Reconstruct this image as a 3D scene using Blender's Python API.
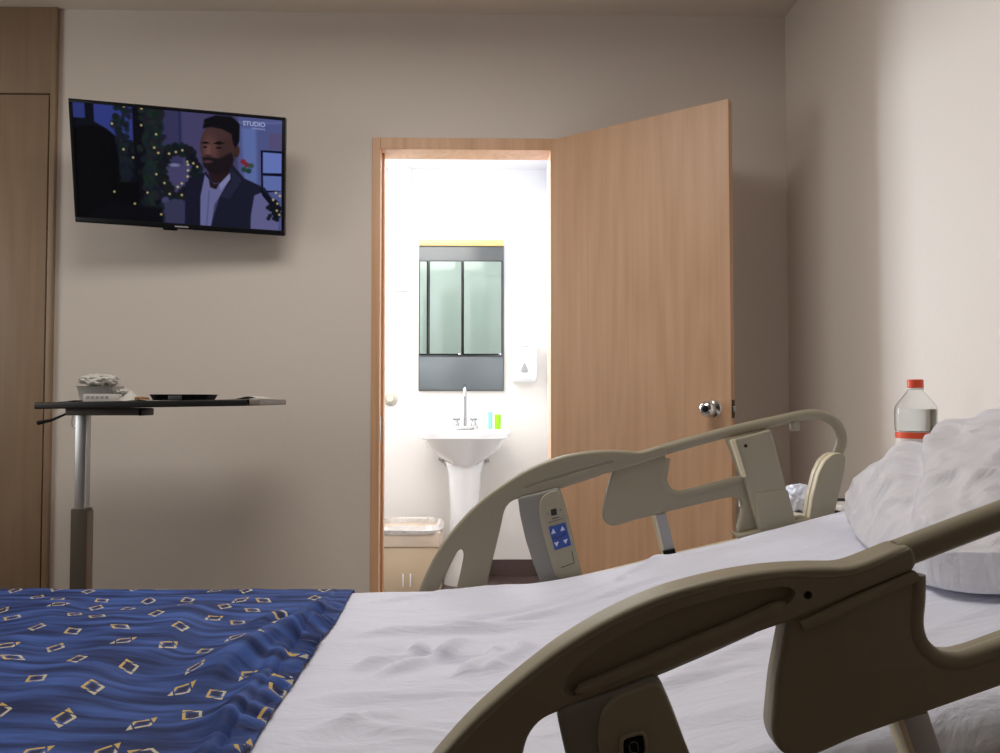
import bpy, bmesh, math, random
import numpy as np
from mathutils import Vector, Matrix, noise
R = math.radians
sc = bpy.context.scene
for o in list(bpy.data.objects): bpy.data.objects.remove(o)
COL = sc.collection

# ------------------------------------------------------------------ camera
CAMZ = 1.07; PSI = R(1.2); PIT = R(1.79); FPX = 750.0
cam_d = bpy.data.cameras.new('camera'); cam = bpy.data.objects.new('camera', cam_d); COL.objects.link(cam)
cam_d.sensor_width = 36.0; cam_d.lens = 36.0 * FPX / 1000.0; cam_d.clip_start = 0.02
cam.location = (0, 0, CAMZ); cam.rotation_euler = (R(90) + PIT, 0, -PSI)
sc.camera = cam
# ------------------------------------------------------------------ colour management, world, lights
sc.view_settings.view_transform = 'Standard'; sc.view_settings.look = 'None'
sc.view_settings.gamma = 1.0; sc.view_settings.use_curve_mapping = False
sc.view_settings.exposure = 0.17
sc.cycles.use_denoising = True
sc.cycles.max_bounces = 10; sc.cycles.diffuse_bounces = 6
w = bpy.data.worlds.new('world'); sc.world = w; w.use_nodes = True
w.node_tree.nodes['Background'].inputs[0].default_value = (0.75, 0.85, 1.0, 1)
w.node_tree.nodes['Background'].inputs[1].default_value = 1.0

def area(name, loc, target, sx, sy, power, color, spread=180):
    l = bpy.data.lights.new(name, 'AREA'); l.shape = 'RECTANGLE'; l.size = sx; l.size_y = sy
    l.energy = power; l.color = color; l.spread = R(spread)
    o = bpy.data.objects.new(name, l); COL.objects.link(o); o.location = loc
    o.rotation_euler = (Vector(target) - Vector(loc)).to_track_quat('-Z', 'Y').to_euler()
    return o
# daylight through the bathroom's side window (left of the sink), out of frame
area('bathroom_window_daylight', (-1.34, 4.28, 1.75), (1.2, 2.2, 1.25), 0.45, 0.9, 34, (0.84, 0.92, 1.0), 110)
# unseen fill under the bathroom ceiling, added to overexpose the back wall
area('bathroom_fill', (-0.50, 3.95, 2.40), (-0.50, 3.95, 0), 1.0, 0.8, 18, (1.0, 0.97, 0.92))
# added overhead fill, out of frame: lights the bed, backlights the near rail
area('room_overhead_fill', (-0.45, 1.60, 2.60), (-0.45, 1.60, 0), 1.3, 0.8, 21.5, (1.0, 0.95, 0.89))
# daylight through the bedroom window in the left wall
area('room_window_daylight', (-2.95, 1.70, 1.70), (0.5, 2.2, 1.6), 1.3, 1.2, 11, (1.0, 0.95, 0.89))

F = Vector((math.sin(PSI)*math.cos(PIT), math.cos(PSI)*math.cos(PIT), math.sin(PIT)))
RT = Vector((math.cos(PSI), -math.sin(PSI), 0)); UP = RT.cross(F)
FH = Vector((math.sin(PSI), math.cos(PSI), 0))
CAM = Vector((0, 0, CAMZ))
def ray(px, py): return F + RT*((px-500)/FPX) + UP*((376.5-py)/FPX)
def D(px, py, d):                 # world point at horizontal depth d
    r = ray(px, py); return CAM + r*(d/r.dot(FH))
def C(px, py, d):                 # same in the camera-aligned frame (X, d, z)
    p = D(px, py, d); return Vector((p.dot(RT), d, p.z))
def Y(px, py, y): r = ray(px, py); return CAM + r*(y/r.y)
ROTC = Matrix.Rotation(-PSI, 4, 'Z')

# ------------------------------------------------------------------ materials
def mat(name, col, rough=0.5, metal=0.0, bump=0.0, bscale=80, var=0.0, vscale=6, spec=0.5, trans=0.0, emis=None, estr=0, coat=0, ior=1.45):
    m = bpy.data.materials.new(name); m.use_nodes = True; nt = m.node_tree; b = nt.nodes['Principled BSDF']
    b.inputs['Base Color'].default_value = (*col, 1); b.inputs['Roughness'].default_value = rough
    b.inputs['Metallic'].default_value = metal; b.inputs['Specular IOR Level'].default_value = spec
    b.inputs['Transmission Weight'].default_value = trans; b.inputs['Coat Weight'].default_value = coat
    b.inputs['IOR'].default_value = ior
    tc = nt.nodes.new('ShaderNodeTexCoord')
    if var > 0:
        n = nt.nodes.new('ShaderNodeTexNoise'); n.inputs['Scale'].default_value = vscale; n.inputs['Detail'].default_value = 4
        nt.links.new(tc.outputs['Object'], n.inputs['Vector'])
        mx = nt.nodes.new('ShaderNodeMix'); mx.data_type = 'RGBA'
        mx.inputs[6].default_value = (*[c*(1-var) for c in col], 1); mx.inputs[7].default_value = (*[min(1, c*(1+var)) for c in col], 1)
        nt.links.new(n.outputs['Fac'], mx.inputs[0]); nt.links.new(mx.outputs[2], b.inputs['Base Color'])
    if bump > 0:
        n = nt.nodes.new('ShaderNodeTexNoise'); n.inputs['Scale'].default_value = bscale; n.inputs['Detail'].default_value = 3
        nt.links.new(tc.outputs['Object'], n.inputs['Vector'])
        bp = nt.nodes.new('ShaderNodeBump'); bp.inputs['Strength'].default_value = bump; bp.inputs['Distance'].default_value = 0.01
        nt.links.new(n.outputs['Fac'], bp.inputs['Height']); nt.links.new(bp.outputs['Normal'], b.inputs['Normal'])
    if emis:
        b.inputs['Emission Color'].default_value = (*emis, 1); b.inputs['Emission Strength'].default_value = estr
    return m
def wood(name, c1, c2, rough=0.42, scale=1.0):
    m = bpy.data.materials.new(name); m.use_nodes = True; nt = m.node_tree; b = nt.nodes['Principled BSDF']
    tc = nt.nodes.new('ShaderNodeTexCoord')
    mp = nt.nodes.new('ShaderNodeMapping'); mp.inputs['Scale'].default_value = (46*scale, 46*scale, 1.3*scale)
    nt.links.new(tc.outputs['Object'], mp.inputs['Vector'])
    n = nt.nodes.new('ShaderNodeTexNoise'); n.inputs['Scale'].default_value = 1.0; n.inputs['Detail'].default_value = 5; n.inputs['Roughness'].default_value = 0.6
    nt.links.new(mp.outputs[0], n.inputs['Vector'])
    mp2 = nt.nodes.new('ShaderNodeMapping'); mp2.inputs['Scale'].default_value = (5*scale, 5*scale, .55*scale)
    nt.links.new(tc.outputs['Object'], mp2.inputs['Vector'])
    wv = nt.nodes.new('ShaderNodeTexNoise'); wv.inputs['Scale'].default_value = 1.0; wv.inputs['Detail'].default_value = 1
    nt.links.new(mp2.outputs[0], wv.inputs['Vector'])
    mm = nt.nodes.new('ShaderNodeMath'); mm.operation = 'MULTIPLY'; mm.inputs[1].default_value = 14
    nt.links.new(wv.outputs['Fac'], mm.inputs[0])
    pp = nt.nodes.new('ShaderNodeMath'); pp.operation = 'PINGPONG'; pp.inputs[1].default_value = 1
    nt.links.new(mm.outputs[0], pp.inputs[0])
    ma = nt.nodes.new('ShaderNodeMath'); ma.operation = 'MULTIPLY_ADD'; ma.inputs[1].default_value = 0.22
    nt.links.new(pp.outputs[0], ma.inputs[0])
    sb = nt.nodes.new('ShaderNodeMath'); sb.operation = 'MULTIPLY'; sb.inputs[1].default_value = 0.9
    nt.links.new(n.outputs['Fac'], sb.inputs[0]); nt.links.new(sb.outputs[0], ma.inputs[2])
    rp = nt.nodes.new('ShaderNodeValToRGB'); rp.color_ramp.elements[0].position = 0.3; rp.color_ramp.elements[1].position = 0.75
    rp.color_ramp.elements[0].color = (*c1, 1); rp.color_ramp.elements[1].color = (*c2, 1)
    nt.links.new(ma.outputs[0], rp.inputs[0]); nt.links.new(rp.outputs[0], b.inputs['Base Color'])
    b.inputs['Roughness'].default_value = rough
    return m
M = {}
M['wall'] = mat('wall_paint', (0.71, 0.645, 0.59), 0.7, bump=0.05, bscale=60, var=0.02, vscale=1.5)
M['ceil'] = mat('ceiling_paint', (0.68, 0.61, 0.54), 0.8, var=0.02, vscale=1)
M['bwall'] = mat('bathroom_paint', (0.82, 0.82, 0.84), 0.5)
M['btile'] = mat('bathroom_tile', (0.84, 0.79, 0.73), 0.3)  # warm tint stands in for light bounced up from the floor
M['floor'] = mat('floor_vinyl', (0.24, 0.19, 0.15), 0.35, var=0.1, vscale=5)  # out of view; darkened to cut bounce light on the near rail
M['bfloor'] = mat('bathroom_floor', (0.10, 0.065, 0.055), 0.4, var=0.15, vscale=8)
M['door'] = wood('door_veneer', (0.54, 0.325, 0.19), (0.64, 0.405, 0.255))
M['frame'] = wood('frame_wood', (0.58, 0.33, 0.18), (0.72, 0.44, 0.26))  # lightened to put the bathroom light on the jambs into the colour
M['wardrobe'] = wood('wardrobe_veneer', (0.26, 0.18, 0.115), (0.31, 0.215, 0.14))
M['chrome'] = mat('chrome', (0.75, 0.76, 0.78), 0.14, 1.0)
M['steel'] = mat('brushed_steel', (0.55, 0.56, 0.58), 0.35, 0.9)
M['tapchrome'] = mat('tap_chrome', (0.42, 0.42, 0.44), 0.22, 1.0)
M['brass'] = mat('dark_brass', (0.10, 0.075, 0.045), 0.45, 0.6)
M['black'] = mat('black_plastic', (0.008, 0.008, 0.010), 0.35, spec=.2)
M['hole'] = mat('dark_recess', (0.004, 0.004, 0.004), 0.9)
M['plastic'] = mat('rail_plastic', (0.33, 0.295, 0.215), 0.42, bump=0.03, bscale=350, var=0.03, vscale=12)
M['plastic2'] = mat('panel_plastic', (0.38, 0.345, 0.255), 0.45, bump=0.02, bscale=350, var=0.03, vscale=12)
M['greyplastic'] = mat('housing_plastic', (0.28, 0.27, 0.245), 0.42, bump=0.02, bscale=350, var=0.03, vscale=12)
M['edge'] = mat('cream_and_lit_edge', (0.80, 0.72, 0.52), 0.4)  # cream colour, also painted on edges where the light catches
M['ceramic'] = mat('ceramic', (0.88, 0.86, 0.83), 0.12, coat=0.5)
M['white'] = mat('white_plastic', (0.82, 0.82, 0.82), 0.35)
M['beige'] = mat('beige_plastic', (0.60, 0.46, 0.30), 0.45)
M['tabletop'] = mat('table_edge_black', (0.015, 0.014, 0.014), 0.4)
M['tablegrey'] = mat('table_end_cap', (0.20, 0.17, 0.15), 0.5)
M['sleeve'] = mat('brown_sleeve', (0.075, 0.06, 0.045), 0.5)
M['bracket'] = mat('bracket_grey', (0.16, 0.155, 0.15), 0.45, 0.4)
M['paper'] = mat('paper', (0.62, 0.60, 0.56), 0.8, bump=0.1, bscale=60)
M['paperprint'] = mat('paper_print', (0.32, 0.30, 0.30), 0.8)
M['film'] = mat('plastic_film', (0.66, 0.64, 0.60), 0.4, bump=0.5, bscale=50)
M['pastry'] = mat('pastry', (0.42, 0.22, 0.10), 0.7, var=0.4, vscale=60)
M['blue'] = mat('button_blue', (0.035, 0.085, 0.36), 0.4)
M['navy'] = mat('button_navy', (0.01, 0.02, 0.09), 0.4)
M['arrow'] = mat('arrow_white', (0.62, 0.68, 0.85), 0.5)
M['dark'] = mat('dark_print', (0.02, 0.02, 0.02), 0.6)
M['mirrorgrey'] = mat('mirror_surround', (0.085, 0.090, 0.092), 0.25)
M['mirrorgrey2'] = mat('mirror_lower', (0.125, 0.14, 0.145), 0.25)
M['reflected_pane'] = mat('reflected_window_pane', (0.21, 0.265, 0.23), 0.12, var=0.06, vscale=3)  # flat green stands in for a window reflected in the mirror
M['gold'] = mat('lamp_glow_strip', (0.72, 0.48, 0.17), 0.4)  # yellow stands in for the glow of the strip lamp
M['frost'] = mat('frosted_glass', (0.42, 0.50, 0.52), 0.4, emis=(0.80, 0.95, 0.97), estr=0.6)
M['lime'] = mat('lime_plastic', (0.28, 0.62, 0.01), 0.35)
M['aqua'] = mat('aqua_plastic', (0.22, 0.66, 0.48), 0.35)
M['red'] = mat('red_cap', (0.72, 0.085, 0.03), 0.35)
M['label'] = mat('bottle_label', (0.66, 0.60, 0.56), 0.4)
M['clear'] = mat('clear_plastic', (0.95, 0.96, 0.96), 0.05, trans=1.0, ior=1.12)
M['water'] = mat('water', (0.88, 0.92, 0.92), 0.0, trans=1.0, ior=1.33)
M['bag'] = mat('white_bag', (0.66, 0.69, 0.80), 0.4, bump=0.6, bscale=25)
M['nightstand'] = mat('nightstand_laminate', (0.56, 0.50, 0.42), 0.45)
M['cable'] = mat('black_rubber', (0.01, 0.01, 0.01), 0.5)
M['bedmetal'] = mat('bed_frame_metal', (0.45, 0.43, 0.40), 0.4, 0.3)
M['mattress'] = mat('mattress_cover', (0.30, 0.34, 0.42), 0.6)
M['logo'] = mat('logo_grey', (0.33, 0.32, 0.31), 0.6)

def cloth(name, col, rough=0.75, nscale=9, strength=.6):
    m = bpy.data.materials.new(name); m.use_nodes = True; nt = m.node_tree; b = nt.nodes['Principled BSDF']
    b.inputs['Base Color'].default_value = (*col, 1); b.inputs['Roughness'].default_value = rough
    b.inputs['Sheen Weight'].default_value = 0.15; b.inputs['Specular IOR Level'].default_value = 0.3
    tc = nt.nodes.new('ShaderNodeTexCoord'); n = nt.nodes.new('ShaderNodeTexNoise'); n.inputs['Scale'].default_value = nscale; n.inputs['Detail'].default_value = 6; n.inputs['Distortion'].default_value = .6
    mp = nt.nodes.new('ShaderNodeMapping'); mp.inputs['Scale'].default_value = (1, 2.4, 1)
    nt.links.new(tc.outputs['Object'], mp.inputs[0]); nt.links.new(mp.outputs[0], n.inputs['Vector'])
    bp = nt.nodes.new('ShaderNodeBump'); bp.inputs['Strength'].default_value = strength; bp.inputs['Distance'].default_value = 0.014
    nt.links.new(n.outputs['Fac'], bp.inputs['Height']); nt.links.new(bp.outputs['Normal'], b.inputs['Normal'])
    return m
M['sheet'] = cloth('white_sheet', (0.72, 0.74, 0.86))
M['pillow'] = cloth('white_pillowcase', (0.72, 0.72, 0.78), 0.5, 15, .5)

def blanket_mat():
    m = bpy.data.materials.new('blue_patterned_blanket'); m.use_nodes = True; nt = m.node_tree; N = nt.nodes; L = nt.links
    b = N['Principled BSDF']; b.inputs['Roughness'].default_value = 0.7; b.inputs['Specular IOR Level'].default_value = 0.3
    def V(t, op, a=None, b_=None, **k):
        n = N.new(t); n.operation = op
        for i, x in enumerate((a, b_)):
            if x is None: continue
            if hasattr(x, 'links'): L.new(x, n.inputs[i])
            else: n.inputs[i].default_value = x
        return n.outputs[0]
    mt = lambda op, a, b_=None: V('ShaderNodeMath', op, a, b_)
    tc = N.new('ShaderNodeTexCoord'); sx = N.new('ShaderNodeSeparateXYZ'); L.new(tc.outputs['UV'], sx.inputs[0])
    comb = N.new('ShaderNodeCombineXYZ'); L.new(sx.outputs[0], comb.inputs[0]); L.new(sx.outputs[1], comb.inputs[1])
    S = 12.2
    vo = N.new('ShaderNodeTexVoronoi'); vo.voronoi_dimensions = '2D'; vo.inputs['Scale'].default_value = S; vo.inputs['Randomness'].default_value = 0.62
    L.new(comb.outputs[0], vo.inputs['Vector'])
    sub = N.new('ShaderNodeVectorMath'); sub.operation = 'SUBTRACT'; L.new(comb.outputs[0], sub.inputs[0]); L.new(vo.outputs['Position'], sub.inputs[1])
    sc_ = N.new('ShaderNodeVectorMath'); sc_.operation = 'SCALE'; sc_.inputs['Scale'].default_value = 1.0; L.new(sub.outputs[0], sc_.inputs[0])
    rot = N.new('ShaderNodeVectorRotate'); rot.rotation_type = 'Z_AXIS'; L.new(sc_.outputs[0], rot.inputs['Vector'])
    cs = N.new('ShaderNodeSeparateColor'); L.new(vo.outputs['Color'], cs.inputs[0])
    ang = mt('MULTIPLY', cs.outputs[0], 2.2); L.new(ang, rot.inputs['Angle'])
    s2 = N.new('ShaderNodeSeparateXYZ'); L.new(rot.outputs[0], s2.inputs[0])
    x, y = s2.outputs[0], s2.outputs[1]
    ax = mt('ABSOLUTE', x); ay = mt('ABSOLUTE', y)
    s = mt('ADD', mt('MULTIPLY', ax, 0.72), mt('MULTIPLY', ay, 1.2))
    ring = mt('LESS_THAN', mt('ABSOLUTE', mt('SUBTRACT', s, 0.0145)), 0.0028)
    gap = mt('GREATER_THAN', mt('ABSOLUTE', mt('SUBTRACT', mt('ABSOLUTE', mt('SUBTRACT', x, mt('MULTIPLY', y, 0.6))), 0.0135)), 0.0014)
    mask = mt('MULTIPLY', ring, gap)
    half = mt('GREATER_THAN', mt('ADD', x, y), 0.0)
    inner = mt('LESS_THAN', s, 0.0075)
    # brushed blue ground
    mp = N.new('ShaderNodeMapping'); mp.inputs['Scale'].default_value = (5, 38, 1); L.new(tc.outputs['UV'], mp.inputs[0])
    n1 = N.new('ShaderNodeTexNoise'); n1.inputs['Scale'].default_value = 1.2; n1.inputs['Detail'].default_value = 5; L.new(mp.outputs[0], n1.inputs['Vector'])
    rp = N.new('ShaderNodeValToRGB'); e = rp.color_ramp.elements; e[0].position = .38; e[1].position = .68
    e[0].color = (0.008, 0.020, 0.095, 1); e[1].color = (0.050, 0.110, 0.38, 1); L.new(n1.outputs['Fac'], rp.inputs[0])
    def mix(f, a, c):
        n = N.new('ShaderNodeMix'); n.data_type = 'RGBA'; L.new(f, n.inputs[0])
        for i, q in ((6, a), (7, c)):
            if hasattr(q, 'links'): L.new(q, n.inputs[i])
            else: n.inputs[i].default_value = (*q, 1)
        return n.outputs[2]
    motif = mix(half, (0.56, 0.40, 0.13), (0.55, 0.50, 0.36))
    c = mix(inner, rp.outputs[0], (0.020, 0.022, 0.07))
    c = mix(mask, c, motif)
    L.new(c, b.inputs['Base Color'])
    n2 = N.new('ShaderNodeTexNoise'); n2.inputs['Scale'].default_value = 14; n2.inputs['Detail'].default_value = 4; L.new(tc.outputs['UV'], n2.inputs['Vector'])
    bp = N.new('ShaderNodeBump'); bp.inputs['Strength'].default_value = 0.3; bp.inputs['Distance'].default_value = 0.01
    L.new(n2.outputs['Fac'], bp.inputs['Height']); L.new(bp.outputs['Normal'], b.inputs['Normal'])
    return m
M['blanket'] = blanket_mat()
M['blanketedge'] = mat('blanket_binding', (0.045, 0.085, 0.30), 0.7, var=.2, vscale=30)

# ------------------------------------------------------------------ mesh helpers
def link(name, me, m, parent=None, smooth=True):
    o = bpy.data.objects.new(name, me); COL.objects.link(o)
    if m is not None and not me.materials: me.materials.append(m)
    if parent is not None: o.parent = parent
    if smooth:
        me.polygons.foreach_set('use_smooth', [True]*len(me.polygons))
        try: me.set_sharp_from_angle(angle=R(38))
        except Exception: pass
    return o
def obj(name, bm, m, parent=None, smooth=True):
    bmesh.ops.recalc_face_normals(bm, faces=bm.faces)
    me = bpy.data.meshes.new(name); bm.to_mesh(me); bm.free()
    return link(name, me, m, parent, smooth)
def tag(o, label=None, cat=None, group=None, kind=None):
    if label: o['label'] = label
    if cat: o['category'] = cat
    if group: o['group'] = group
    if kind: o['kind'] = kind
    return o
def thing(name, label, cat, mtx=None, loc=None, group=None):
    o = bpy.data.objects.new(name, None); COL.objects.link(o); o.empty_display_size = 0.1
    if mtx is not None: o.matrix_world = mtx
    if loc is not None: o.location = loc
    return tag(o, label, cat, group)
def struct(name, bm, m, parent=None, smooth=False):
    o = obj(name, bm, m, parent, smooth)
    if parent is None: o['kind'] = 'structure'
    return o
def box(bm, x0, x1, y0, y1, z0, z1, bev=0, seg=2, mtx=None):
    r = bmesh.ops.create_cube(bm, size=1)
    vs = r['verts']
    for v in vs: v.co = Vector(((x0+x1)/2 + v.co.x*(x1-x0), (y0+y1)/2 + v.co.y*(y1-y0), (z0+z1)/2 + v.co.z*(z1-z0)))
    if bev > 0:
        es = list({e for v in vs for e in v.link_edges})
        r2 = bmesh.ops.bevel(bm, geom=es, offset=bev, segments=seg, affect='EDGES', profile=0.5)
        vs = list({v for f in r2['faces'] for v in f.verts} | {v for v in vs if v.is_valid})
    if mtx is not None:
        for v in vs: v.co = mtx @ v.co
    return bm
def B(*a, **k): return box(bmesh.new(), *a, **k)
def tube(bm, pts, r, seg=12, caps=True, flat=1.0):
    pts = [Vector(p) for p in pts]; rs = r if isinstance(r, (list, tuple)) else [r]*len(pts)
    t0 = (pts[1]-pts[0]).normalized(); n = t0.orthogonal().normalized(); rings = []
    for i, p in enumerate(pts):
        t = (pts[min(i+1, len(pts)-1)] - pts[max(i-1, 0)]).normalized()
        n = (n - t*n.dot(t)).normalized(); b = t.cross(n)
        rings.append([bm.verts.new(p + (n*math.cos(2*math.pi*k/seg)*flat + b*math.sin(2*math.pi*k/seg))*rs[i]) for k in range(seg)])
    for a, b in zip(rings, rings[1:]):
        for k in range(seg): bm.faces.new((a[k], a[(k+1) % seg], b[(k+1) % seg], b[k]))
    if caps: bm.faces.new(rings[0][::-1]); bm.faces.new(rings[-1])
    return bm
def lathe(bm, prof, c=(0, 0, 0), seg=32, mtx=None, caps=True):
    c = Vector(c); rings = []
    for r, z in prof:
        ring = []
        for k in range(seg):
            p = Vector((r*math.cos(2*math.pi*k/seg), r*math.sin(2*math.pi*k/seg), z))
            if mtx is not None: p = mtx @ p
            ring.append(bm.verts.new(p + c))
        rings.append(ring)
    for a, b in zip(rings, rings[1:]):
        for k in range(seg): bm.faces.new((a[k], a[(k+1) % seg], b[(k+1) % seg], b[k]))
    if caps: bm.faces.new(rings[0][::-1]); bm.faces.new(rings[-1])
    return bm
def loft(bm, secs, seg=40, caps=True):     # (cx, cy, z, rx, ry, n)
    rings = []
    for cx, cy, z, rx, ry, n in secs:
        ring = []
        for k in range(seg):
            a = 2*math.pi*k/seg; c, s = math.cos(a), math.sin(a)
            ring.append(bm.verts.new((cx+rx*math.copysign(abs(c)**(2/n), c), cy+ry*math.copysign(abs(s)**(2/n), s), z)))
        rings.append(ring)
    for a, b in zip(rings, rings[1:]):
        for k in range(seg): bm.faces.new((a[k], a[(k+1) % seg], b[(k+1) % seg], b[k]))
    if caps: bm.faces.new(rings[0][::-1]); bm.faces.new(rings[-1])
    return bm
def spline(pts, n=8, closed=False):
    P = [Vector(p) for p in pts]; out = []; N = len(P)
    for i in range(N if closed else N-1):
        a = P[(i-1) % N] if closed or i > 0 else P[0]*2 - P[1]
        b, c = P[i], P[(i+1) % N]
        d = P[(i+2) % N] if closed or i+2 < N else P[-1]*2 - P[-2]
        for k in range(n):
            t = k/n; out.append(0.5*((2*b)+(c-a)*t+(2*a-5*b+4*c-d)*t*t+(3*b-a-3*c+d)*t**3))
    if not closed: out.append(P[-1])
    return out
def rounded(pts, r, n=5):                   # round the corners of a closed 2D polygon
    out = []; N = len(pts)
    for i in range(N):
        a, b, c = (Vector(pts[(i+j) % N][:2]) for j in (-1, 0, 1))
        rr = pts[i][2] if len(pts[i]) > 2 else r
        la, lc = (a-b).length, (c-b).length; q = min(rr, .48*la, .48*lc)
        p0 = b+(a-b)/la*q; p1 = b+(c-b)/lc*q
        if q < 1e-5: out.append(b); continue
        for k in range(n+1):
            t = k/n; out.append(p0*(1-t)**2 + b*2*t*(1-t) + p1*t*t)
    return out
def extrude_poly(loops, d0, d1, bev=0.003, res=3):
    """closed 2D loops (x, z) extruded in y from d0 to d1 with rounded edges; later loops are holes"""
    cu = bpy.data.curves.new('tmp', 'CURVE'); cu.dimensions = '2D'; cu.fill_mode = 'BOTH'
    th = abs(d1-d0)/2; bev = min(bev, th*.95)
    cu.extrude = th-bev; cu.bevel_depth = bev; cu.bevel_resolution = res; cu.offset = -bev
    for lp in loops:
        s = cu.splines.new('POLY'); s.points.add(len(lp)-1); s.use_cyclic_u = True
        for i, p in enumerate(lp): s.points[i].co = (p[0], p[1], 0, 1)
    o = bpy.data.objects.new('tmp', cu); COL.objects.link(o); bpy.context.view_layer.update()
    me = bpy.data.meshes.new_from_object(o.evaluated_get(bpy.context.evaluated_depsgraph_get()))
    bpy.data.objects.remove(o); bpy.data.curves.remove(cu)
    bm = bmesh.new(); bm.from_mesh(me); bpy.data.meshes.remove(me)
    m = (d0+d1)/2
    for v in bm.verts: v.co = Vector((v.co.x, m+v.co.z, v.co.y))
    bmesh.ops.remove_doubles(bm, verts=bm.verts, dist=1e-5)
    return bm
def text_obj(name, s, size, mtx, m, parent=None, ext=0.0004, bold=0.0):
    cu = bpy.data.curves.new('tmp', 'FONT'); cu.body = s; cu.size = size; cu.extrude = ext; cu.offset = bold
    cu.align_x = 'CENTER'; cu.align_y = 'CENTER'
    o = bpy.data.objects.new('tmp', cu); COL.objects.link(o); bpy.context.view_layer.update()
    me = bpy.data.meshes.new_from_object(o.evaluated_get(bpy.context.evaluated_depsgraph_get()))
    bpy.data.objects.remove(o); bpy.data.curves.remove(cu)
    me.transform(mtx @ Matrix.Rotation(R(90), 4, 'X'))      # reads from -y
    me.name = name; me.materials.clear()
    return link(name, me, m, parent, smooth=False)
def cut(o, cutter_bm):
    me = bpy.data.meshes.new('cut'); bmesh.ops.recalc_face_normals(cutter_bm, faces=cutter_bm.faces); cutter_bm.to_mesh(me); cutter_bm.free()
    par = o.parent; o.parent = None
    c = bpy.data.objects.new('cut', me); COL.objects.link(c)
    md = o.modifiers.new('b', 'BOOLEAN'); md.operation = 'DIFFERENCE'; md.solver = 'EXACT'; md.object = c
    bpy.context.view_layer.update()
    nm = bpy.data.meshes.new_from_object(o.evaluated_get(bpy.context.evaluated_depsgraph_get()))
    o.modifiers.clear(); old = o.data; o.data = nm; nm.name = old.name; bpy.data.objects.remove(c); bpy.data.meshes.remove(me)
    o.parent = par
    nm.polygons.foreach_set('use_smooth', [True]*len(nm.polygons)); nm.set_sharp_from_angle(angle=R(38))

# ------------------------------------------------------------------ room shell
YW = 3.08; YW2 = 3.20; CEIL = 2.66; XR = 1.245; XL = -3.0; YF = -3.6; YB = 4.61
CEIL = Y(400, 13, YW).z; XR = Y(787, 200, YW).x
ox0 = Y(380, 300, YW).x; ox1 = Y(550.5, 300, YW).x; oz = Y(460, 150, YW).z       # clear opening
fx0 = Y(371.5, 300, YW).x; fx1 = ox1+.035; fz = Y(460, 138.5, YW).z
bm = bmesh.new()
box(bm, XL, fx0, YW, YW2, 0, CEIL); box(bm, fx1, XR, YW, YW2, 0, CEIL); box(bm, fx0, fx1, YW, YW2, fz, CEIL)
struct('wall_far', bm, M['wall'])
struct('wall_right', B(XR, XR+.12, YF, YW2, 0, CEIL), M['wall'])
struct('wall_near', B(XL, XR, YF-.12, YF, 0, CEIL), mat('wall_near_bounce_cut', (.22, .18, .15), .8))  # unseen wall, kept dark to hold bounce light off the near rail
bm = bmesh.new()                            # left wall with the window opening
box(bm, XL-.12, XL, YF, .55, 0, CEIL); box(bm, XL-.12, XL, 2.15, YW2, 0, CEIL); box(bm, XL-.12, XL, .55, 2.15, 0, .95); box(bm, XL-.12, XL, .55, 2.15, 2.3, CEIL)
struct('wall_left', bm, M['wall'])
struct('floor', B(XL, XR, YF, YW2, -.06, 0), M['floor'])
struct('ceiling', B(XL-.12, XR+.12, YF-.12, YW2, CEIL, CEIL+.1), M['ceil'])
win = struct('window_1', B(XL-.09, XL-.085, .59, 2.11, .99, 2.26), M['frost'])
bm = bmesh.new()
for a, b in ((.55, .59), (1.33, 1.37), (2.11, 2.15)): box(bm, XL-.11, XL-.04, a, b, .95, 2.3)
box(bm, XL-.11, XL-.04, .55, 2.15, .95, .99); box(bm, XL-.11, XL-.04, .55, 2.15, 2.26, 2.3)
obj('window_frame', bm, M['white'], win)
struct('baseboard_far', (lambda b: box(box(b, XL, fx0-.002, YW-.012, YW, 0, .08), fx1+.002, XR, YW-.012, YW, 0, .08))(bmesh.new()), M['beige'])
struct('baseboard_right', B(XR-.012, XR, YF, YW-.012, 0, .08), M['beige'])

# door frame: outer casing strip, jamb, stop
bm = bmesh.new()
for (a, b) in ((fx0, ox0), (ox1, fx1)): box(bm, a, b, YW-.006, YW2+.006, 0, fz, .002)
box(bm, ox0, ox1, YW-.006, YW2+.006, oz, fz, .002)
df = struct('trim_1', bm, M['frame'])
bm = bmesh.new(); box(bm, ox0, ox0+.010, YW+.05, YW+.09, 0, oz-.0, .002)
obj('door_stop', bm, M['frame'], df)
box(bm := bmesh.new(), ox0-.0005, ox0+.002, YW+.008, YW+.04, .90, 1.0, .0005)
obj('strike_plate', bm, M['steel'], df)

# door leaf, open towards the camera
hinge = Vector((ox1+.004, YW-.008, 0)); free = D(730.5, 300, 2.60); free.z = 0
# choose the free edge so that it projects to the photograph's column and height
ztop = Y(551, 140.5, YW).z
best = min((abs(D(730.5, 98.5, d).z-ztop), d) for d in np.arange(2.4, 2.9, .005))[1]
free = D(728.3, 98.5, best); free.z = 0
dirv = (free-hinge); LW = dirv.length; ang = math.atan2(dirv.y, dirv.x)
leaf = struct('door_1', B(0, LW, 0, .038, .008, ztop, .0015), M['door'])
leaf.matrix_world = Matrix.Translation(hinge) @ Matrix.Rotation(ang, 4, 'Z')
print('leaf width', LW, 'free depth', best, 'ceil', CEIL, 'xr', XR, 'ox', ox0, ox1, ztop)
kz = D(707, 409, best).z; kx = LW-.066
rx = Matrix.Rotation(R(90), 4, 'X')
obj('knob_rose', lathe(bmesh.new(), [(.012, 0), (.0335, .0), (.034, .004), (.030, .010), (.016, .014), (.012, .016)], (kx, 0, kz), 32, rx), M['chrome'], leaf)
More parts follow.
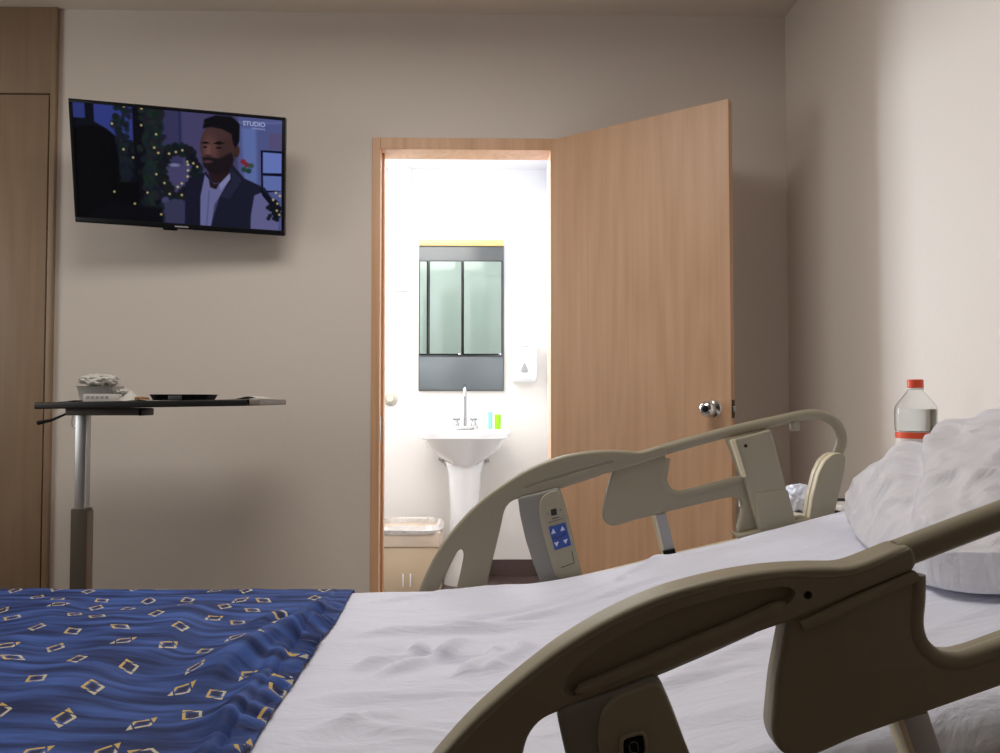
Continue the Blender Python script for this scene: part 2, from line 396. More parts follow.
kn = obj('knob', lathe(bmesh.new(), [(.013, .010), (.014, .024), (.021, .032), (.027, .042), (.029, .056), (.027, .068), (.020, .076), (.013, .078), (.0125, .0765)], (kx, 0, kz), 32, rx), M['chrome'], leaf)
obj('keyhole', lathe(bmesh.new(), [(.011, .0766), (.011, .0785), (.0065, .079)], (kx, 0, kz), 24, rx), M['black'], kn)
k2 = Matrix.Rotation(R(-90), 4, 'X')
obj('knob', lathe(bmesh.new(), [(.033, 0), (.030, .010), (.012, .016), (.012, .024), (.026, .038), (.0285, .050), (.020, .068), (.004, .070)], (kx, .038, kz), 24, k2), M['chrome'], leaf)
lp = obj('latch_plate', B(LW-.0005, LW+.002, .005, .033, kz-.032, kz+.032, .0006), M['brass'], leaf)
obj('latch_bolt', B(LW+.001, LW+.011, .011, .026, kz-.010, kz+.010, .002), M['steel'], lp)
for hz in (.25, 1.05, 1.85): tube(bm := bmesh.new(), [(-.004, .034, hz-.045), (-.004, .034, hz+.045)], .005); obj('hinge', bm, M['steel'], leaf)

# ------------------------------------------------------------------ bathroom
bx0 = -1.40; bx1 = Y(546.5, 300, YB).x; zt = Y(480, 290, YB).z; BC = 2.50
struct('wall_bathroom_back', (lambda b: box(b, bx0-.1, bx1+.1, YB, YB+.1, 0, BC))(bmesh.new()), M['bwall'])
bm = bmesh.new(); box(bm, bx0, bx1, YB-.012, YB, .0, zt, .002)
struct('trim_2', bm, M['btile'])
struct('wall_bathroom_right', B(bx1, bx1+.1, YW2, YB, 0, BC), M['bwall'])
struct('wall_bathroom_left', B(bx0-.1, bx0, YW2, YB, 0, BC), M['bwall'])
bm = bmesh.new(); box(bm, bx0, fx0, YW2, YW2+.01, 0, BC); box(bm, fx0, fx1, YW2+.0, YW2+.01, fz+.002, BC); box(bm, fx1, bx1, YW2, YW2+.01, 0, BC)
struct('wall_bathroom_front', bm, M['bwall'])
struct('ceiling_bathroom', B(bx0-.1, bx1+.1, YW2, YB+.1, BC, BC+.05), M['bwall'])
struct('floor_bathroom', B(bx0, bx1, YW2-.0, YB, -.06, .0), M['bfloor'])
struct('baseboard_bathroom', B(bx0, bx1-.001, YB-.026, YB-.012, 0, .10, .002), M['bfloor'])
def yb(px, py, off=0): return Y(px, py, YB-off)
# narrow frosted window at the back
a = yb(391, 168); b = yb(408, 289)
wn = struct('window_2', B(a.x, b.x, YB-.010, YB-.004, b.z, a.z), M['frost'])
bm = bmesh.new(); t = .018
box(bm, a.x-t, a.x, YB-.03, YB, b.z-t, a.z+t, .002); box(bm, b.x, b.x+t, YB-.03, YB, b.z-t, a.z+t, .002)
box(bm, a.x, b.x, YB-.03, YB, a.z, a.z+t, .002); box(bm, a.x, b.x, YB-.03, YB, b.z-t, b.z, .002)
obj('window_frame', bm, M['white'], wn)
# mirror cabinet; the window it reflects is painted in as flat panes
o_ = .03
a = yb(419, 246, o_); b = yb(504, 391, o_); cx = (a.x+b.x)/2
mc = thing('mirror_cabinet', 'dark grey mirror cabinet above the sink, window reflection painted as pale green panes', 'mirror cabinet', loc=(cx, YB-.012, b.z))
def rel(p): return Vector((p.x-cx, p.y-(YB-.012), p.z-b.z))
A = rel(a); Bq = rel(b)
obj('back_board', B(A.x, Bq.x, -.02, 0, 0, A.z, .002), M['mirrorgrey'], mc)
lo = rel(yb(419, 356, o_))
obj('lower_glass', B(A.x+.006, Bq.x-.006, -.026, -.0195, .008, lo.z-.006, .001), M['mirrorgrey2'], mc)
for (p0, p1) in ((420, 427), (430, 461.5), (464, 501.5)):
    q0 = rel(yb(p0, 262, o_)); q1 = rel(yb(p1, 354, o_))
    fr = obj('reflected_sash', B(q0.x-.004, q1.x+.004, -.034, -.02, q1.z-.006, q0.z+.006, .002), M['black'], mc)
    obj('reflected_pane', B(q0.x+.001, q1.x-.001, -.038, -.0335, q1.z, q0.z, .001), M['reflected_pane'], fr)
    if p0 > 425: obj('door_pull', B(q1.x-.018, q1.x-.002, -.046, -.034, q1.z-.008, q1.z+.002, .001), M['chrome'], fr)  # chrome bits stand in for small highlights below the reflection
q0 = rel(yb(419, 240, o_))
obj('top_strip', B(A.x, Bq.x, -.03, 0, A.z+.001, q0.z, .002), M['gold'], mc)['label'] = 'lamp strip along the top, its glow painted yellow'

# pedestal sink
sd = 4.33; c = Y(464, 440, sd); lx = Y(417.5, 440, sd).x; rx_ = Y(511, 440, sd).x; sw = (rx_-lx)/2; scx = (lx+rx_)/2
rim = Y(464, 431, sd-.1).z
sk = thing('pedestal_sink', 'white ceramic pedestal sink against the bathroom back wall', 'sink', loc=(scx, 4.36, 0))
wy = YB-.013-4.36
bm = bmesh.new()
yc = (wy-.23)/2+.0; ry = (wy+.23)/2
loft(bm, [(0, yc+.06, rim-.20, .085, ry-.12, 2.4), (0, yc+.05, rim-.155, .15, ry-.09, 2.4), (0, yc+.03, rim-.10, .215, ry-.05, 2.6), (0, yc+.01, rim-.055, sw-.045, ry-.015, 2.9), (0, yc, rim-.040, sw-.008, ry-.002, 3.2),
          (0, yc, rim-.010, sw, ry, 3.4), (0, yc, rim, sw-.008, ry-.006, 3.4), (0, yc-.03, rim, sw-.05, ry-.07, 2.6), (0, yc-.03, rim-.03, sw-.075, ry-.09, 2.4), (0, yc-.03, rim-.10, .10, .08, 2)])
obj('basin', bm, M['ceramic'], sk)
bm = bmesh.new()
loft(bm, [(0, .09, .0, .125, .115, 2.4), (0, .09, .03, .12, .11, 2.4), (0, .09, .10, .092, .09, 2.3), (0, .09, .35, .085, .085, 2.2), (0, .09, rim-.26, .095, .09, 2.2), (0, .09, rim-.17, .12, .11, 2.2)])
obj('pedestal', bm, M['ceramic'], sk)
# faucet (its own thing, stands on the sink deck)
fy = YB-.10
fc = thing('faucet', 'chrome gooseneck faucet with two cross handles on the sink', 'faucet', loc=(scx+.0, fy, rim))
obj('base', loft(bmesh.new(), [(0, 0, 0, .078, .024, 4), (0, 0, .012, .076, .022, 4), (0, 0, .018, .07, .018, 4)]), M['tapchrome'], fc)
hgt = Y(464, 386, fy).z-rim
tube(bm := bmesh.new(), spline([(0, 0, .01), (0, 0, hgt*.35), (0, 0, hgt*.72), (0, -.018, hgt*.93), (0, -.055, hgt), (0, -.092, hgt*.92), (0, -.105, hgt*.74)], 6), .0095, 12)
obj('spout', bm, M['tapchrome'], fc)
for s in (-1, 1):
    bm = bmesh.new(); lathe(bm, [(.017, .012), (.015, .035), (.010, .045), (.014, .055), (.012, .064), (.004, .066)], (s*.052, 0, 0), 16)
    for k in range(4):
        an = R(45+90*k); tube(bm, [(s*.052, 0, .057), (s*.052+.026*math.cos(an), .026*math.sin(an), .060)], [.005, .006], 8)
    obj('tap_handle', bm, M['tapchrome'], fc)
# green cups on the sink
def cup(px0, px1, pyt, m, name, label, cat):
    a = Y(px0, pyt, fy-.03); b = Y(px1, pyt, fy-.03); r = (b.x-a.x)/2; h = a.z-rim
    bm = bmesh.new(); lathe(bm, [(r*.86, 0.0), (r*.9, .002), (r, h-.004), (r, h), (r*.88, h), (r*.84, h-.004), (r*.8, .006)], (0, 0, 0), 24)
    o = obj(name, bm, m); o.location = ((a.x+b.x)/2, fy-.03, rim); return tag(o, label, cat)
cup(494.5, 501, 414.5, M['lime'], 'tumbler', 'bright lime green cup at the right end of the sink', 'cup')
cup(488, 492.5, 412, M['aqua'], 'toothbrush_tube', 'slim aqua green tube between faucet and lime cup', 'tube')
# supply valves
for s, px, py in ((-1, 442, 461), (1, 486, 461)):
    p = Y(px, py, YB-.05); 
    o = thing('shutoff_valve', 'small metal shutoff valve below the sink, %s of the pedestal' % ('left' if s < 0 else 'right'), 'valve', loc=p, group='sink shutoff valves')
    obj('valve_body', tube(bmesh.new(), [(0, .037, 0), (0, -.01, 0)], .008, 10), M['brass'], o)
    obj('valve_handle', tube(bmesh.new(), [(s*-.004, -.012, 0), (s*.02, -.014, .012*(1 if s < 0 else .2))], [.007, .009], 10), M['steel'], o)
    bm = tube(bmesh.new(), spline([(0, 0, 0), (-s*.03, -.01, -.03), (-s*.055, .0, .02), (-s*.05, .0, .10)], 6), .004, 8); obj('hose', bm, M['steel'], o)
# soap dispenser
a = yb(512, 339, .10); b = yb(537, 382, .10); cx = (a.x+b.x)/2; h = a.z-b.z; ww = (b.x-a.x)/2
sd_ = thing('soap_dispenser', 'white wall soap dispenser with grey drop mark right of the mirror', 'soap dispenser', loc=(cx, YB-.012, b.z))
bm = bmesh.new()
pf = [(0.0, .055, .85), (.03, .075, .93), (.12, .09, 1.0), (.30, .10, 1.0), (.75, .10, .97), (.96, .085, .93), (1.0, .07, .9)]
loft(bm, [(0, -d/2, z*h, ww*k, d/2, 5) for z, d, k in pf]); obj('cover', bm, M['white'], sd_)
tri = rounded([(-.021, 0), (.021, 0), (0, .052)], .016)
obj('level_window', extrude_poly([[(p[0]*1.3, p[1]*1.3+h*.22) for p in tri]], -.103, -.098, .001), M['logo'], sd_)
obj('name_strip', B(-.022, .022, -.1015, -.099, h*.82, h*.845, .0005), M['logo'], sd_)
# grab flange left of the sink
p = yb(390.5, 399, .03)
o = thing('robe_hook', 'round white wall hook left of the sink', 'wall hook', loc=(p.x, YB-.012, p.z))
obj('flange', lathe(bmesh.new(), [(.042, 0), (.043, .006), (.034, .012), (.018, .015), (.005, .015)], (0, 0, 0), 28, rx), mat('hook_beige', (.50,.47,.40), .3), o)
obj('peg', lathe(bmesh.new(), [(.013, .012), (.012, .03), (.018, .042), (.016, .05), (.003, .052)], (0, 0, 0), 20, rx), M['edge'], o)
# waste bin with liner
by = 4.20; a = Y(372, 529, by-.15); b = Y(441.5, 529, by-.15); bcx = (a.x+b.x)/2; bw = (b.x-a.x)/2; bz = a.z
wb = thing('waste_bin', 'beige bathroom waste bin with a clear liner over its rim', 'waste bin', loc=(bcx, by, 0))
bm = bmesh.new(); box(bm, -bw*.94, bw*.94, -.14, .14, 0, bz-.10, .012, 3); obj('body', bm, M['beige'], wb)
bm = bmesh.new(); box(bm, -bw*.965, bw*.965, -.146, .146, bz-.102, bz-.016, .008, 3); obj('upper_band', bm, mat('beige_pale', (.66, .53, .40), .45), wb)
bm = bmesh.new(); 
for s in (-1, 1): obj('grip_slot', B(s*.02-.004, s*.02+.004, -.149, -.139, bz-.31, bz-.24, .003), M['white'], wb)
bm = bmesh.new(); random.seed(3); seg = 96; rings = []
for z, k, am in ((bz-.03, 1.0, .001), (bz-.008, 1.03, .003), (bz+.000, .99, .006), (bz+.016, .93, .014), (bz+.010, .88, .012), (bz-.06, .84, .008)):
    ring = []
    for i in range(seg):
        t = 2*math.pi*i/seg; c_, s_ = math.cos(t), math.sin(t); n_ = 6
        x = math.copysign(abs(c_)**(2/n_), c_)*bw*k*.985; y = math.copysign(abs(s_)**(2/n_), s_)*.155*k
        q = noise.noise(Vector((x*30, y*30, z*8)))*am*1.6
        ring.append(bm.verts.new((x+q, y+q, z+noise.noise(Vector((x*22+5, y*22, 0)))*am)))
    rings.append(ring)
for r0, r1 in zip(rings, rings[1:]):
    for i in range(seg): bm.faces.new((r0[i], r0[(i+1) % seg], r1[(i+1) % seg], r1[i]))
obj('bin_liner', bm, mat('liner', (.62, .57, .52), .3, bump=.8, bscale=60), wb)

# ------------------------------------------------------------------ wardrobe on the left
yf = 3.06
a = Y(60.5, 12, yf); b = Y(43.5, 588, yf); wx = (a.x+b.x)/2
zs = Y(30, 95, yf).z
wd = thing('wardrobe', 'built-in wardrobe of brown wood veneer at the left edge', 'wardrobe', loc=(-2.4, YW, 0))
def wl(x): return x+2.4
bm = bmesh.new(); box(bm, wl(wx-.022), wl(wx), -.022, -.001, 0.0, CEIL-.002, .0015); obj('side_post', bm, M['wardrobe'], wd)
bm = bmesh.new(); box(bm, wl(-2.98), wl(wx-.0225), -.020, -.001, zs+.008, CEIL-.002, .001); obj('top_panel', bm, M['wardrobe'], wd)
dr = obj('door', B(wl(-2.60), wl(wx-.028), -.022, -.006, .04, zs, .001), M['wardrobe'], wd)
obj('door', B(wl(-2.98), wl(-2.606), -.022, -.006, .04, zs, .001), M['wardrobe'], wd)
obj('door_pull', tube(bmesh.new(), [(wl(-2.56), -.045, .95), (wl(-2.56), -.045, 1.15)], .006), M['steel'], dr)
obj('carcass', B(wl(-2.98), wl(wx-.024), -.0055, -.001, 0.02, zs+.0, 0), M['hole'], wd)

# ------------------------------------------------------------------ television
tl, tr, br, bl = D(68, 98, 2.71), D(284, 117.5, 2.82), D(286, 236, 2.94), D(76.5, 222, 2.83)
cen = (tl+tr+br+bl)/4; ux = ((tr-tl)+(br-bl)).normalized(); uz = ((tl-bl)+(tr-br)); uz = (uz-ux*uz.dot(ux)).normalized(); uy = uz.cross(ux)
TW = ((tr-tl).length+(br-bl).length)/2; TH = ((tl-bl).length+(tr-br).length)/2
TM = Matrix((( ux.x, uy.x, uz.x, cen.x), (ux.y, uy.y, uz.y, cen.y), (ux.z, uy.z, uz.z, cen.z), (0, 0, 0, 1)))
print('tv', TW, TH, cen, uy)
tv = thing('television', 'flat black television switched on, on the wall above the table', 'television', mtx=TM)
hw, hh = TW/2, TH/2; bz_ = .018
bm = bmesh.new(); box(bm, -hw, hw, .0, .035, -hh, hh, .003); box(bm, -hw*.6, hw*.6, .034, .055, -hh*.85, hh*.3, .01)
hs = obj('housing', bm, M['black'], tv)
bm = bmesh.new()
box(bm, -hw, hw, -.006, .002, hh-.012, hh, .0015); box(bm, -hw, hw, -.006, .002, -hh, -hh+.020, .0015)
box(bm, -hw, -hw+.012, -.006, .002, -hh+.02, hh-.012, .001); box(bm, hw-.012, hw, -.006, .002, -hh+.02, hh-.012, .001)
obj('bezel', bm, M['black'], tv)
obj('maker_badge', B(-.025, .025, -.0068, -.0055, -hh+.006, -hh+.012, .0003), M['logo'], tv)
obj('receiver_bump', B(-.07, -.02, -.004, .02, -hh-.008, -hh+.001, .002), M['black'], tv)

def paint_screen(nx=300, ny=165):
    X_, Y_ = np.meshgrid((np.arange(nx)+.5)/nx, (np.arange(ny)+.5)/ny)
    img = np.zeros((ny, nx, 3)); x = 95+793*X_; yt = 90+60*X_; y = yt+(458-30*X_)*Y_
    def sm(d, w=4): return np.clip(.5-d/w, 0, 1)[..., None]
    def put(a, col): nonlocal img; img = img*(1-a)+np.array(col)/255.*a
    def poly(pts, col, w=4, op=1):
        d = np.full(x.shape, 1e9); ins = np.zeros(x.shape, bool); n = len(pts)
        for i in range(n):
            (ax, ay), (bx, by) = pts[i], pts[(i+1) % n]; ex, ey = bx-ax, by-ay
            t = np.clip(((x-ax)*ex+(y-ay)*ey)/(ex*ex+ey*ey+1e-9), 0, 1); d = np.minimum(d, np.hypot(x-ax-t*ex, y-ay-t*ey))
            c = ((ay > y) != (by > y)) & (x < (bx-ax)*(y-ay)/((by-ay) if by != ay else 1e-9)+ax); ins ^= c
        put(sm(np.where(ins, -d, d), w)*op, col)
    def ell(cx, cy, rx, ry, col, w=5, op=1, th=0):
        c, s = math.cos(th), math.sin(th); dx, dy = x-cx, y-cy; u, v = dx*c+dy*s, -dx*s+dy*c
        put(sm((np.hypot(u/rx, v/ry)-1)*min(rx, ry), w)*op, col)
    img[:] = np.array((10, 12, 26))/255
    poly([(415, 90), (730, 90), (730, 560), (415, 560)], (78, 74, 120), 10)
    poly([(415, 90), (500, 90), (500, 330), (415, 330)], (62, 60, 104), 8)
    poly([(488, 120), (496, 120), (496, 250), (488, 250)], (45, 48, 90), 3)
    poly([(715, 120), (900, 120), (900, 600), (715, 600)], (92, 100, 160), 10)
    poly([(728, 180), (785, 180), (790, 420), (740, 400)], (108, 128, 196), 14)
    poly([(835, 200), (900, 200), (900, 265), (835, 260)], (100, 92, 140), 8)
    poly([(803, 264), (900, 268), (900, 420), (806, 430)], (10, 14, 40), 3)
    poly([(812, 272), (886, 276), (886, 352), (812, 352)], (120, 140, 222), 3)
    poly([(812, 362), (886, 364), (886, 420), (814, 420)], (112, 130, 205), 3)
    poly([(95, 90), (140, 92), (140, 152), (95, 150)], (52, 64, 140), 5)
    poly([(172, 92), (315, 95), (315, 240), (262, 230), (215, 190), (172, 165)], (56, 68, 150), 6)
    rs = np.random.RandomState(4)
    for i in range(150):
        cx = 275+rs.randn()*17; cy = 90+rs.rand()*460; ell(cx, cy, 6+rs.rand()*12, 5+rs.rand()*9, (14+rs.rand()*16, 22+rs.rand()*20, 34+rs.rand()*12), 6, .85, rs.rand()*3)
    poly([(318, 100), (350, 100), (350, 560), (318, 560)], (8, 9, 20), 5)
    for i in range(230):
        cx = 385+rs.randn()*20; cy = 100+rs.rand()*450; ell(cx, cy, 7+rs.rand()*13, 6+rs.rand()*10, (16+rs.rand()*20, 24+rs.rand()*24, 34+rs.rand()*14), 6, .85, rs.rand()*3)
    for i in range(170):
        a = rs.rand()*6.283; rr = 1+rs.randn()*.13; ell(485+68*rr*math.cos(a), 355+88*rr*math.sin(a), 7+rs.rand()*9, 7+rs.rand()*9, (12+rs.rand()*14, 16+rs.rand()*18, 28+rs.rand()*10), 6, .9)
    ell(468, 328, 22, 7, (150, 150, 200), 5, .8); poly([(425, 480), (460, 462), (508, 470), (508, 560), (425, 560)], (62, 62, 98), 10)
    poly([(205, 415), (285, 415), (285, 445), (205, 440)], (70, 84, 120), 10, .7)
    poly([(95, 190), (150, 178), (205, 190), (245, 225), (258, 300), (258, 400), (330, 400), (330, 560), (95, 570)], (3, 3, 7), 8)
    poly([(210, 480), (420, 500), (420, 580), (95, 580)], (6, 7, 16), 20)
    # flowers
    for cx, cy, c in ((735, 310, (150, 30, 50)), (748, 322, (130, 40, 50)), (738, 340, (30, 70, 50)), (756, 345, (30, 60, 60)), (765, 325, (60, 80, 60))): ell(cx, cy, 11, 10, c, 6, .9)
    # man: ear, neck, head, hair, beard
    ell(706, 270, 12, 24, (58, 34, 34), 5)
    poly([(600, 330), (690, 310), (700, 350), (660, 395), (615, 395), (600, 365)], (40, 25, 30), 6)
    ell(637, 250, 68, 92, (72, 47, 48), 5, 1, .08)
    ell(606, 262, 30, 66, (112, 76, 74), 22, .75); ell(640, 205, 45, 24, (84, 56, 58), 14, .6)
    poly([(586, 150), (630, 134), (690, 138), (722, 165), (720, 230), (706, 262), (696, 240), (690, 205), (655, 186), (610, 178), (580, 185)], (10, 9, 18), 6)
    ell(712, 268, 9, 20, (70, 44, 42), 5)
    poly([(575, 296), (600, 292), (640, 300), (688, 275), (700, 300), (685, 345), (640, 362), (600, 352), (580, 330)], (26, 18, 26), 9, .95)
    ell(597, 312, 17, 5, (96, 58, 62), 5); poly([(570, 240), (590, 234), (606, 240), (590, 244)], (16, 10, 14), 4); poly([(618, 242), (640, 232), (664, 240), (640, 246)], (16, 10, 14), 4)
    ell(588, 256, 8, 4, (20, 14, 20), 4); ell(640, 258, 10, 4, (20, 14, 20), 4)
    poly([(596, 250), (610, 250), (608, 290), (586, 288)], (126, 84, 80), 8, .8); ell(598, 288, 14, 4, (50, 30, 34), 4, .7)
    # vest and shirt
    poly([(508, 395), (560, 375), (590, 352), (620, 400), (600, 580), (503, 580)], (24, 24, 48), 5)
    poly([(690, 318), (740, 375), (820, 410), (860, 470), (880, 580), (600, 580), (650, 420)], (26, 28, 50), 6)
    poly([(585, 362), (610, 395), (640, 400), (682, 355), (684, 375), (640, 450), (620, 480), (604, 580), (563, 580), (566, 450)], (120, 122, 176), 5)
    poly([(600, 385), (618, 398), (640, 398), (628, 420), (605, 412)], (36, 24, 32), 5); poly([(640, 400), (682, 356), (684, 378), (646, 424)], (146, 148, 200), 4)
    poly([(598, 425), (604, 425), (590, 580), (584, 580)], (95, 96, 150), 3, .8)
    poly([(684, 340), (730, 380), (680, 455), (640, 450), (690, 385)], (38, 40, 66), 4)
    poly([(778, 440), (815, 425), (850, 470), (874, 530), (880, 600), (762, 600), (764, 520)], (112, 112, 166), 5)
    poly([(800, 410), (850, 455), (878, 540), (866, 540), (840, 475), (810, 440)], (10, 12, 30), 4)
    for i in range(40): ell(862+rs.randn()*14, 460+rs.rand()*75, 8, 8, (14, 18, 30), 5, .9)
    lights = [(347, 176), (402, 210), (277, 271), (312, 302), (393, 262), (408, 282), (449, 284), (475, 277), (500, 270), (428, 400), (398, 366), (312, 486), (412, 526), (362, 440), (236, 440), (447, 443), (479, 414), (495, 400), (494, 446), (520, 348), (518, 372), (520, 325), (556, 333), (541, 320), (518, 314), (350, 112), (285, 105), (864, 428), (853, 456), (870, 470), (868, 498), (878, 514), (880, 440), (238, 172)]
    for cx, cy in lights: ell(cx, cy, 4.6, 4.6, (235, 215, 150), 5, .9)
    img *= .74
    poly([(718, 155), (905, 155), (905, 166), (718, 166)], (90, 95, 140), 4, .5)
    return np.clip(img, 0, 1)
img = paint_screen(); ny, nx, _ = img.shape
sx0, sx1, sz0, sz1 = -hw+.011, hw-.011, -hh+.019, hh-.011
vs = [(sx0+(sx1-sx0)*i/nx, 0, sz1-(sz1-sz0)*j/ny) for j in range(ny+1) for i in range(nx+1)]
fs = [(j*(nx+1)+i, (j+1)*(nx+1)+i, (j+1)*(nx+1)+i+1, j*(nx+1)+i+1) for j in range(ny) for i in range(nx)]
me = bpy.data.meshes.new('screen'); me.from_pydata(vs, [], fs)
ca = me.color_attributes.new('picture', 'FLOAT_COLOR', 'CORNER')
lin = np.where(img <= .04045, img/12.92, ((img+.055)/1.055)**2.4).reshape(-1, 3)
dat = np.ones((nx*ny, 4, 4), np.float32); dat[:, :, :3] = lin[:, None, :]
ca.data.foreach_set('color', dat.ravel())
sm_ = bpy.data.materials.new('screen_picture'); sm_.use_nodes = True; nt = sm_.node_tree; b_ = nt.nodes['Principled BSDF']
at = nt.nodes.new('ShaderNodeVertexColor'); at.layer_name = 'picture'
b_.inputs['Base Color'].default_value = (.004, .004, .004, 1); b_.inputs['Roughness'].default_value = .25; b_.inputs['Specular IOR Level'].default_value = .15
nt.links.new(at.outputs['Color'], b_.inputs['Emission Color']); b_.inputs['Emission Strength'].default_value = 1.0
scr = link('screen', me, sm_, tv, smooth=False); scr.location = (0, -.0015, 0)
def scxy(cx, cy):
    u = (cx-95)/793; v = (cy-90-60*u)/(458-30*u); return sx0+(sx1-sx0)*u, sz1-(sz1-sz0)*v
lm = mat('screen_lettering', (0, 0, 0), .5, emis=(.24, .27, .46), estr=1.0)
x_, z_ = scxy(778, 166); text_obj('channel_logo', 'STUDIO', .023, Matrix.Translation((x_, -.0024, z_)), lm, tv, .0002, .0006)
x_, z_ = scxy(795, 184); text_obj('channel_logo', 'UNIVERSAL', .010, Matrix.Translation((x_, -.0024, z_)), lm, tv, .0002)
# wall mount behind the screen
loc = lambda p: TM.inverted() @ Vector(p)
bm = bmesh.new(); wp = Vector((cen.x, YW-.012, cen.z-.02))
p = loc(wp); tube(bm, [(0, .05, 0), p], .018, 12); obj('mount_arm', bm, M['bracket'], tv)
bm = bmesh.new(); box(bm, cen.x-.10, cen.x+.10, YW-.014, YW-.001, cen.z-.12, cen.z+.08, .002)
for v in bm.verts: v.co = loc(v.co)
obj('wall_plate', bm, M['bracket'], tv)

# ------------------------------------------------------------------ overbed table
td = 2.62; TD0, TD1 = td-.16, td+.16
ta = D(34, 408, TD0); tb = D(285, 402, TD0)
org = D(82, 500, td); org.z = 0
ot = thing('overbed_table', 'tall overbed table on a steel column below the television', 'overbed table', mtx=Matrix.Translation(org) @ Matrix.Rotation(R(1.0), 4, 'Y') if False else Matrix.Translation(org))
tf = td-.17; L0 = D(34, 405, tf).x-org.x; L1 = D(285, 405, td+.16).x-org.x; Lc = D(265, 405, td+.05).x-org.x
zl = D(34, 405.8, tf).z; zr = D(285, 402.4, tf).z
tilt = math.atan2(zr-zl, L1-L0); th = .022
TT = Matrix.Translation((L0, 0, zl)) @ Matrix.Rotation(-tilt, 4, 'Y'); TLn = L1-L0
bm = B(0, (Lc-L0), -.17, .17, -th/2, th/2, .004, 3, mtx=TT); obj('tabletop', bm, M['tabletop'], ot)
bm = B((Lc-L0)+.006, TLn, -.165, .165, -th/2+.001, th/2-.001, .004, 3, mtx=TT); obj('end_rail', bm, M['tablegrey'], ot)['label'] = 'grey brown end rail'
def trel(px, py, d=td): p = D(px, py, d); return Vector((p.x-org.x, p.y-org.y, p.z))
a = trel(65, 408.5, td-.10); b = trel(138, 415.5, td-.10)
bm = B(a.x, b.x, -.10, -.0, b.z, min(a.z, zl-.012)+.004, .003); obj('support_bracket', bm, M['bracket'], ot)
obj('bracket_end', B(b.x-.003, b.x+.008, -.098, -.002, b.z-.001, a.z, .002), M['black'], ot)
zj = trel(80, 508).z; zb = trel(80, 412).z
obj('column', B(-.019, .019, -.018, .018, zj-.25, zb, .004), M['steel'], ot)
obj('sleeve', B(-.028, .028, -.022, .022, .09, zj, .005), M['sleeve'], ot)
obj('sleeve_strip', B(.0282, .0292, -.018, .022, .10, zj-.01, .0005), mat('strip_brown', (.16,.12,.085), .5), ot)
bm = tube(bmesh.new(), [trel(66, 414), trel(52, 420), trel(38, 423)], [.004, .005, .008], 10, flat=1); obj('height_lever', bm, M['black'], ot)
bm = tube(bmesh.new(), spline([trel(76, 415), trel(77, 424), trel(73.5, 427.5), trel(72, 423), trel(73, 416)], 5), .0025, 8); obj('hook', bm, M['steel'], ot)
bs = obj('base', B(-.03, .62, -.03, .03, .05, .09, .008), M['bracket'], ot)
for sy in (-1, 1):
    lg = obj('foot', tube(bmesh.new(), [(0, 0, .07), (0, sy*.20, .068)], .02, 10), M['bracket'], ot)
    lg2 = obj('foot', tube(bmesh.new(), [(.6, 0, .07), (.6, sy*.20, .068)], .02, 10), M['bracket'], ot)
    for g, xx in ((lg, 0), (lg2, .6)):
        obj('caster', tube(bmesh.new(), [(xx-.012, sy*.19, .027), (xx+.012, sy*.19, .027)], .027, 16), M['black'], g)
def on_top(px, d=td):      # height of the tabletop surface below an image column
    x = D(px, 400, d).x-org.x; return zl + (x-L0)*math.tan(tilt) + th/2+.0005
def item(px0, px1, d): 
    a = D(px0, 400, d); b = D(px1, 400, d); return a, b
# food container with crumpled film on top
a, b = item(82, 118, td-.02); z0 = on_top(100); zt_ = D(100, 387, td).z
fb = thing('food_container', 'pale food container under crumpled film at the table\'s left end', 'food container', loc=((a.x+b.x)/2, a.y, z0+.002))
hw_ = (b.x-a.x)/2; hz_ = zt_-z0
bm = bmesh.new(); loft(bm, [(0, 0, 0, hw_*.86, .045, 5), (0, 0, hz_*.9, hw_, .055, 5), (0, 0, hz_, hw_*1.05, .06, 5)]); obj('tray', bm, mat('container_grey', (.40, .39, .38), .4), fb)
def crumple(name, parent, m, sx, sy, sz, zc, seed, cxo=0):
    bm = bmesh.new(); bmesh.ops.create_icosphere(bm, subdivisions=4, radius=1)
    for v in bm.verts:
        n = v.co.copy(); k = 1+.35*(1-abs(noise.noise(n*2.3+Vector((seed, 0, 0))))*2)-.2+.10*noise.noise(n*7+Vector((0, seed, 0)))
        v.co = Vector((n.x*sx*k+cxo, n.y*sy*k, zc+n.z*sz*k))
    return obj(name, bm, m, parent)
crumple('wrap', fb, M['film'], hw_*1.0, 0.05, .022, hz_+.020, 3.1, -.002)
# printed carton in front
a, b = item(86, 119, td-.12); z0 = on_top(100, td-.12)
ct = thing('carton', 'small white printed carton in front of the food container', 'carton', loc=((a.x+b.x)/2, a.y, z0))
zz = D(100, 394, td-.12).z-z0; w_ = (b.x-a.x)/2
obj('box_body', B(-w_, w_, -.02, .02, 0, zz, .001), M['paper'], ct)
bm = bmesh.new()
for k in range(5): box(bm, -w_*.8+k*w_*.28, -w_*.8+k*w_*.28+w_*.2, -.0206, -.0199, zz*.35, zz*.7)
obj('print', bm, M['paperprint'], ct)
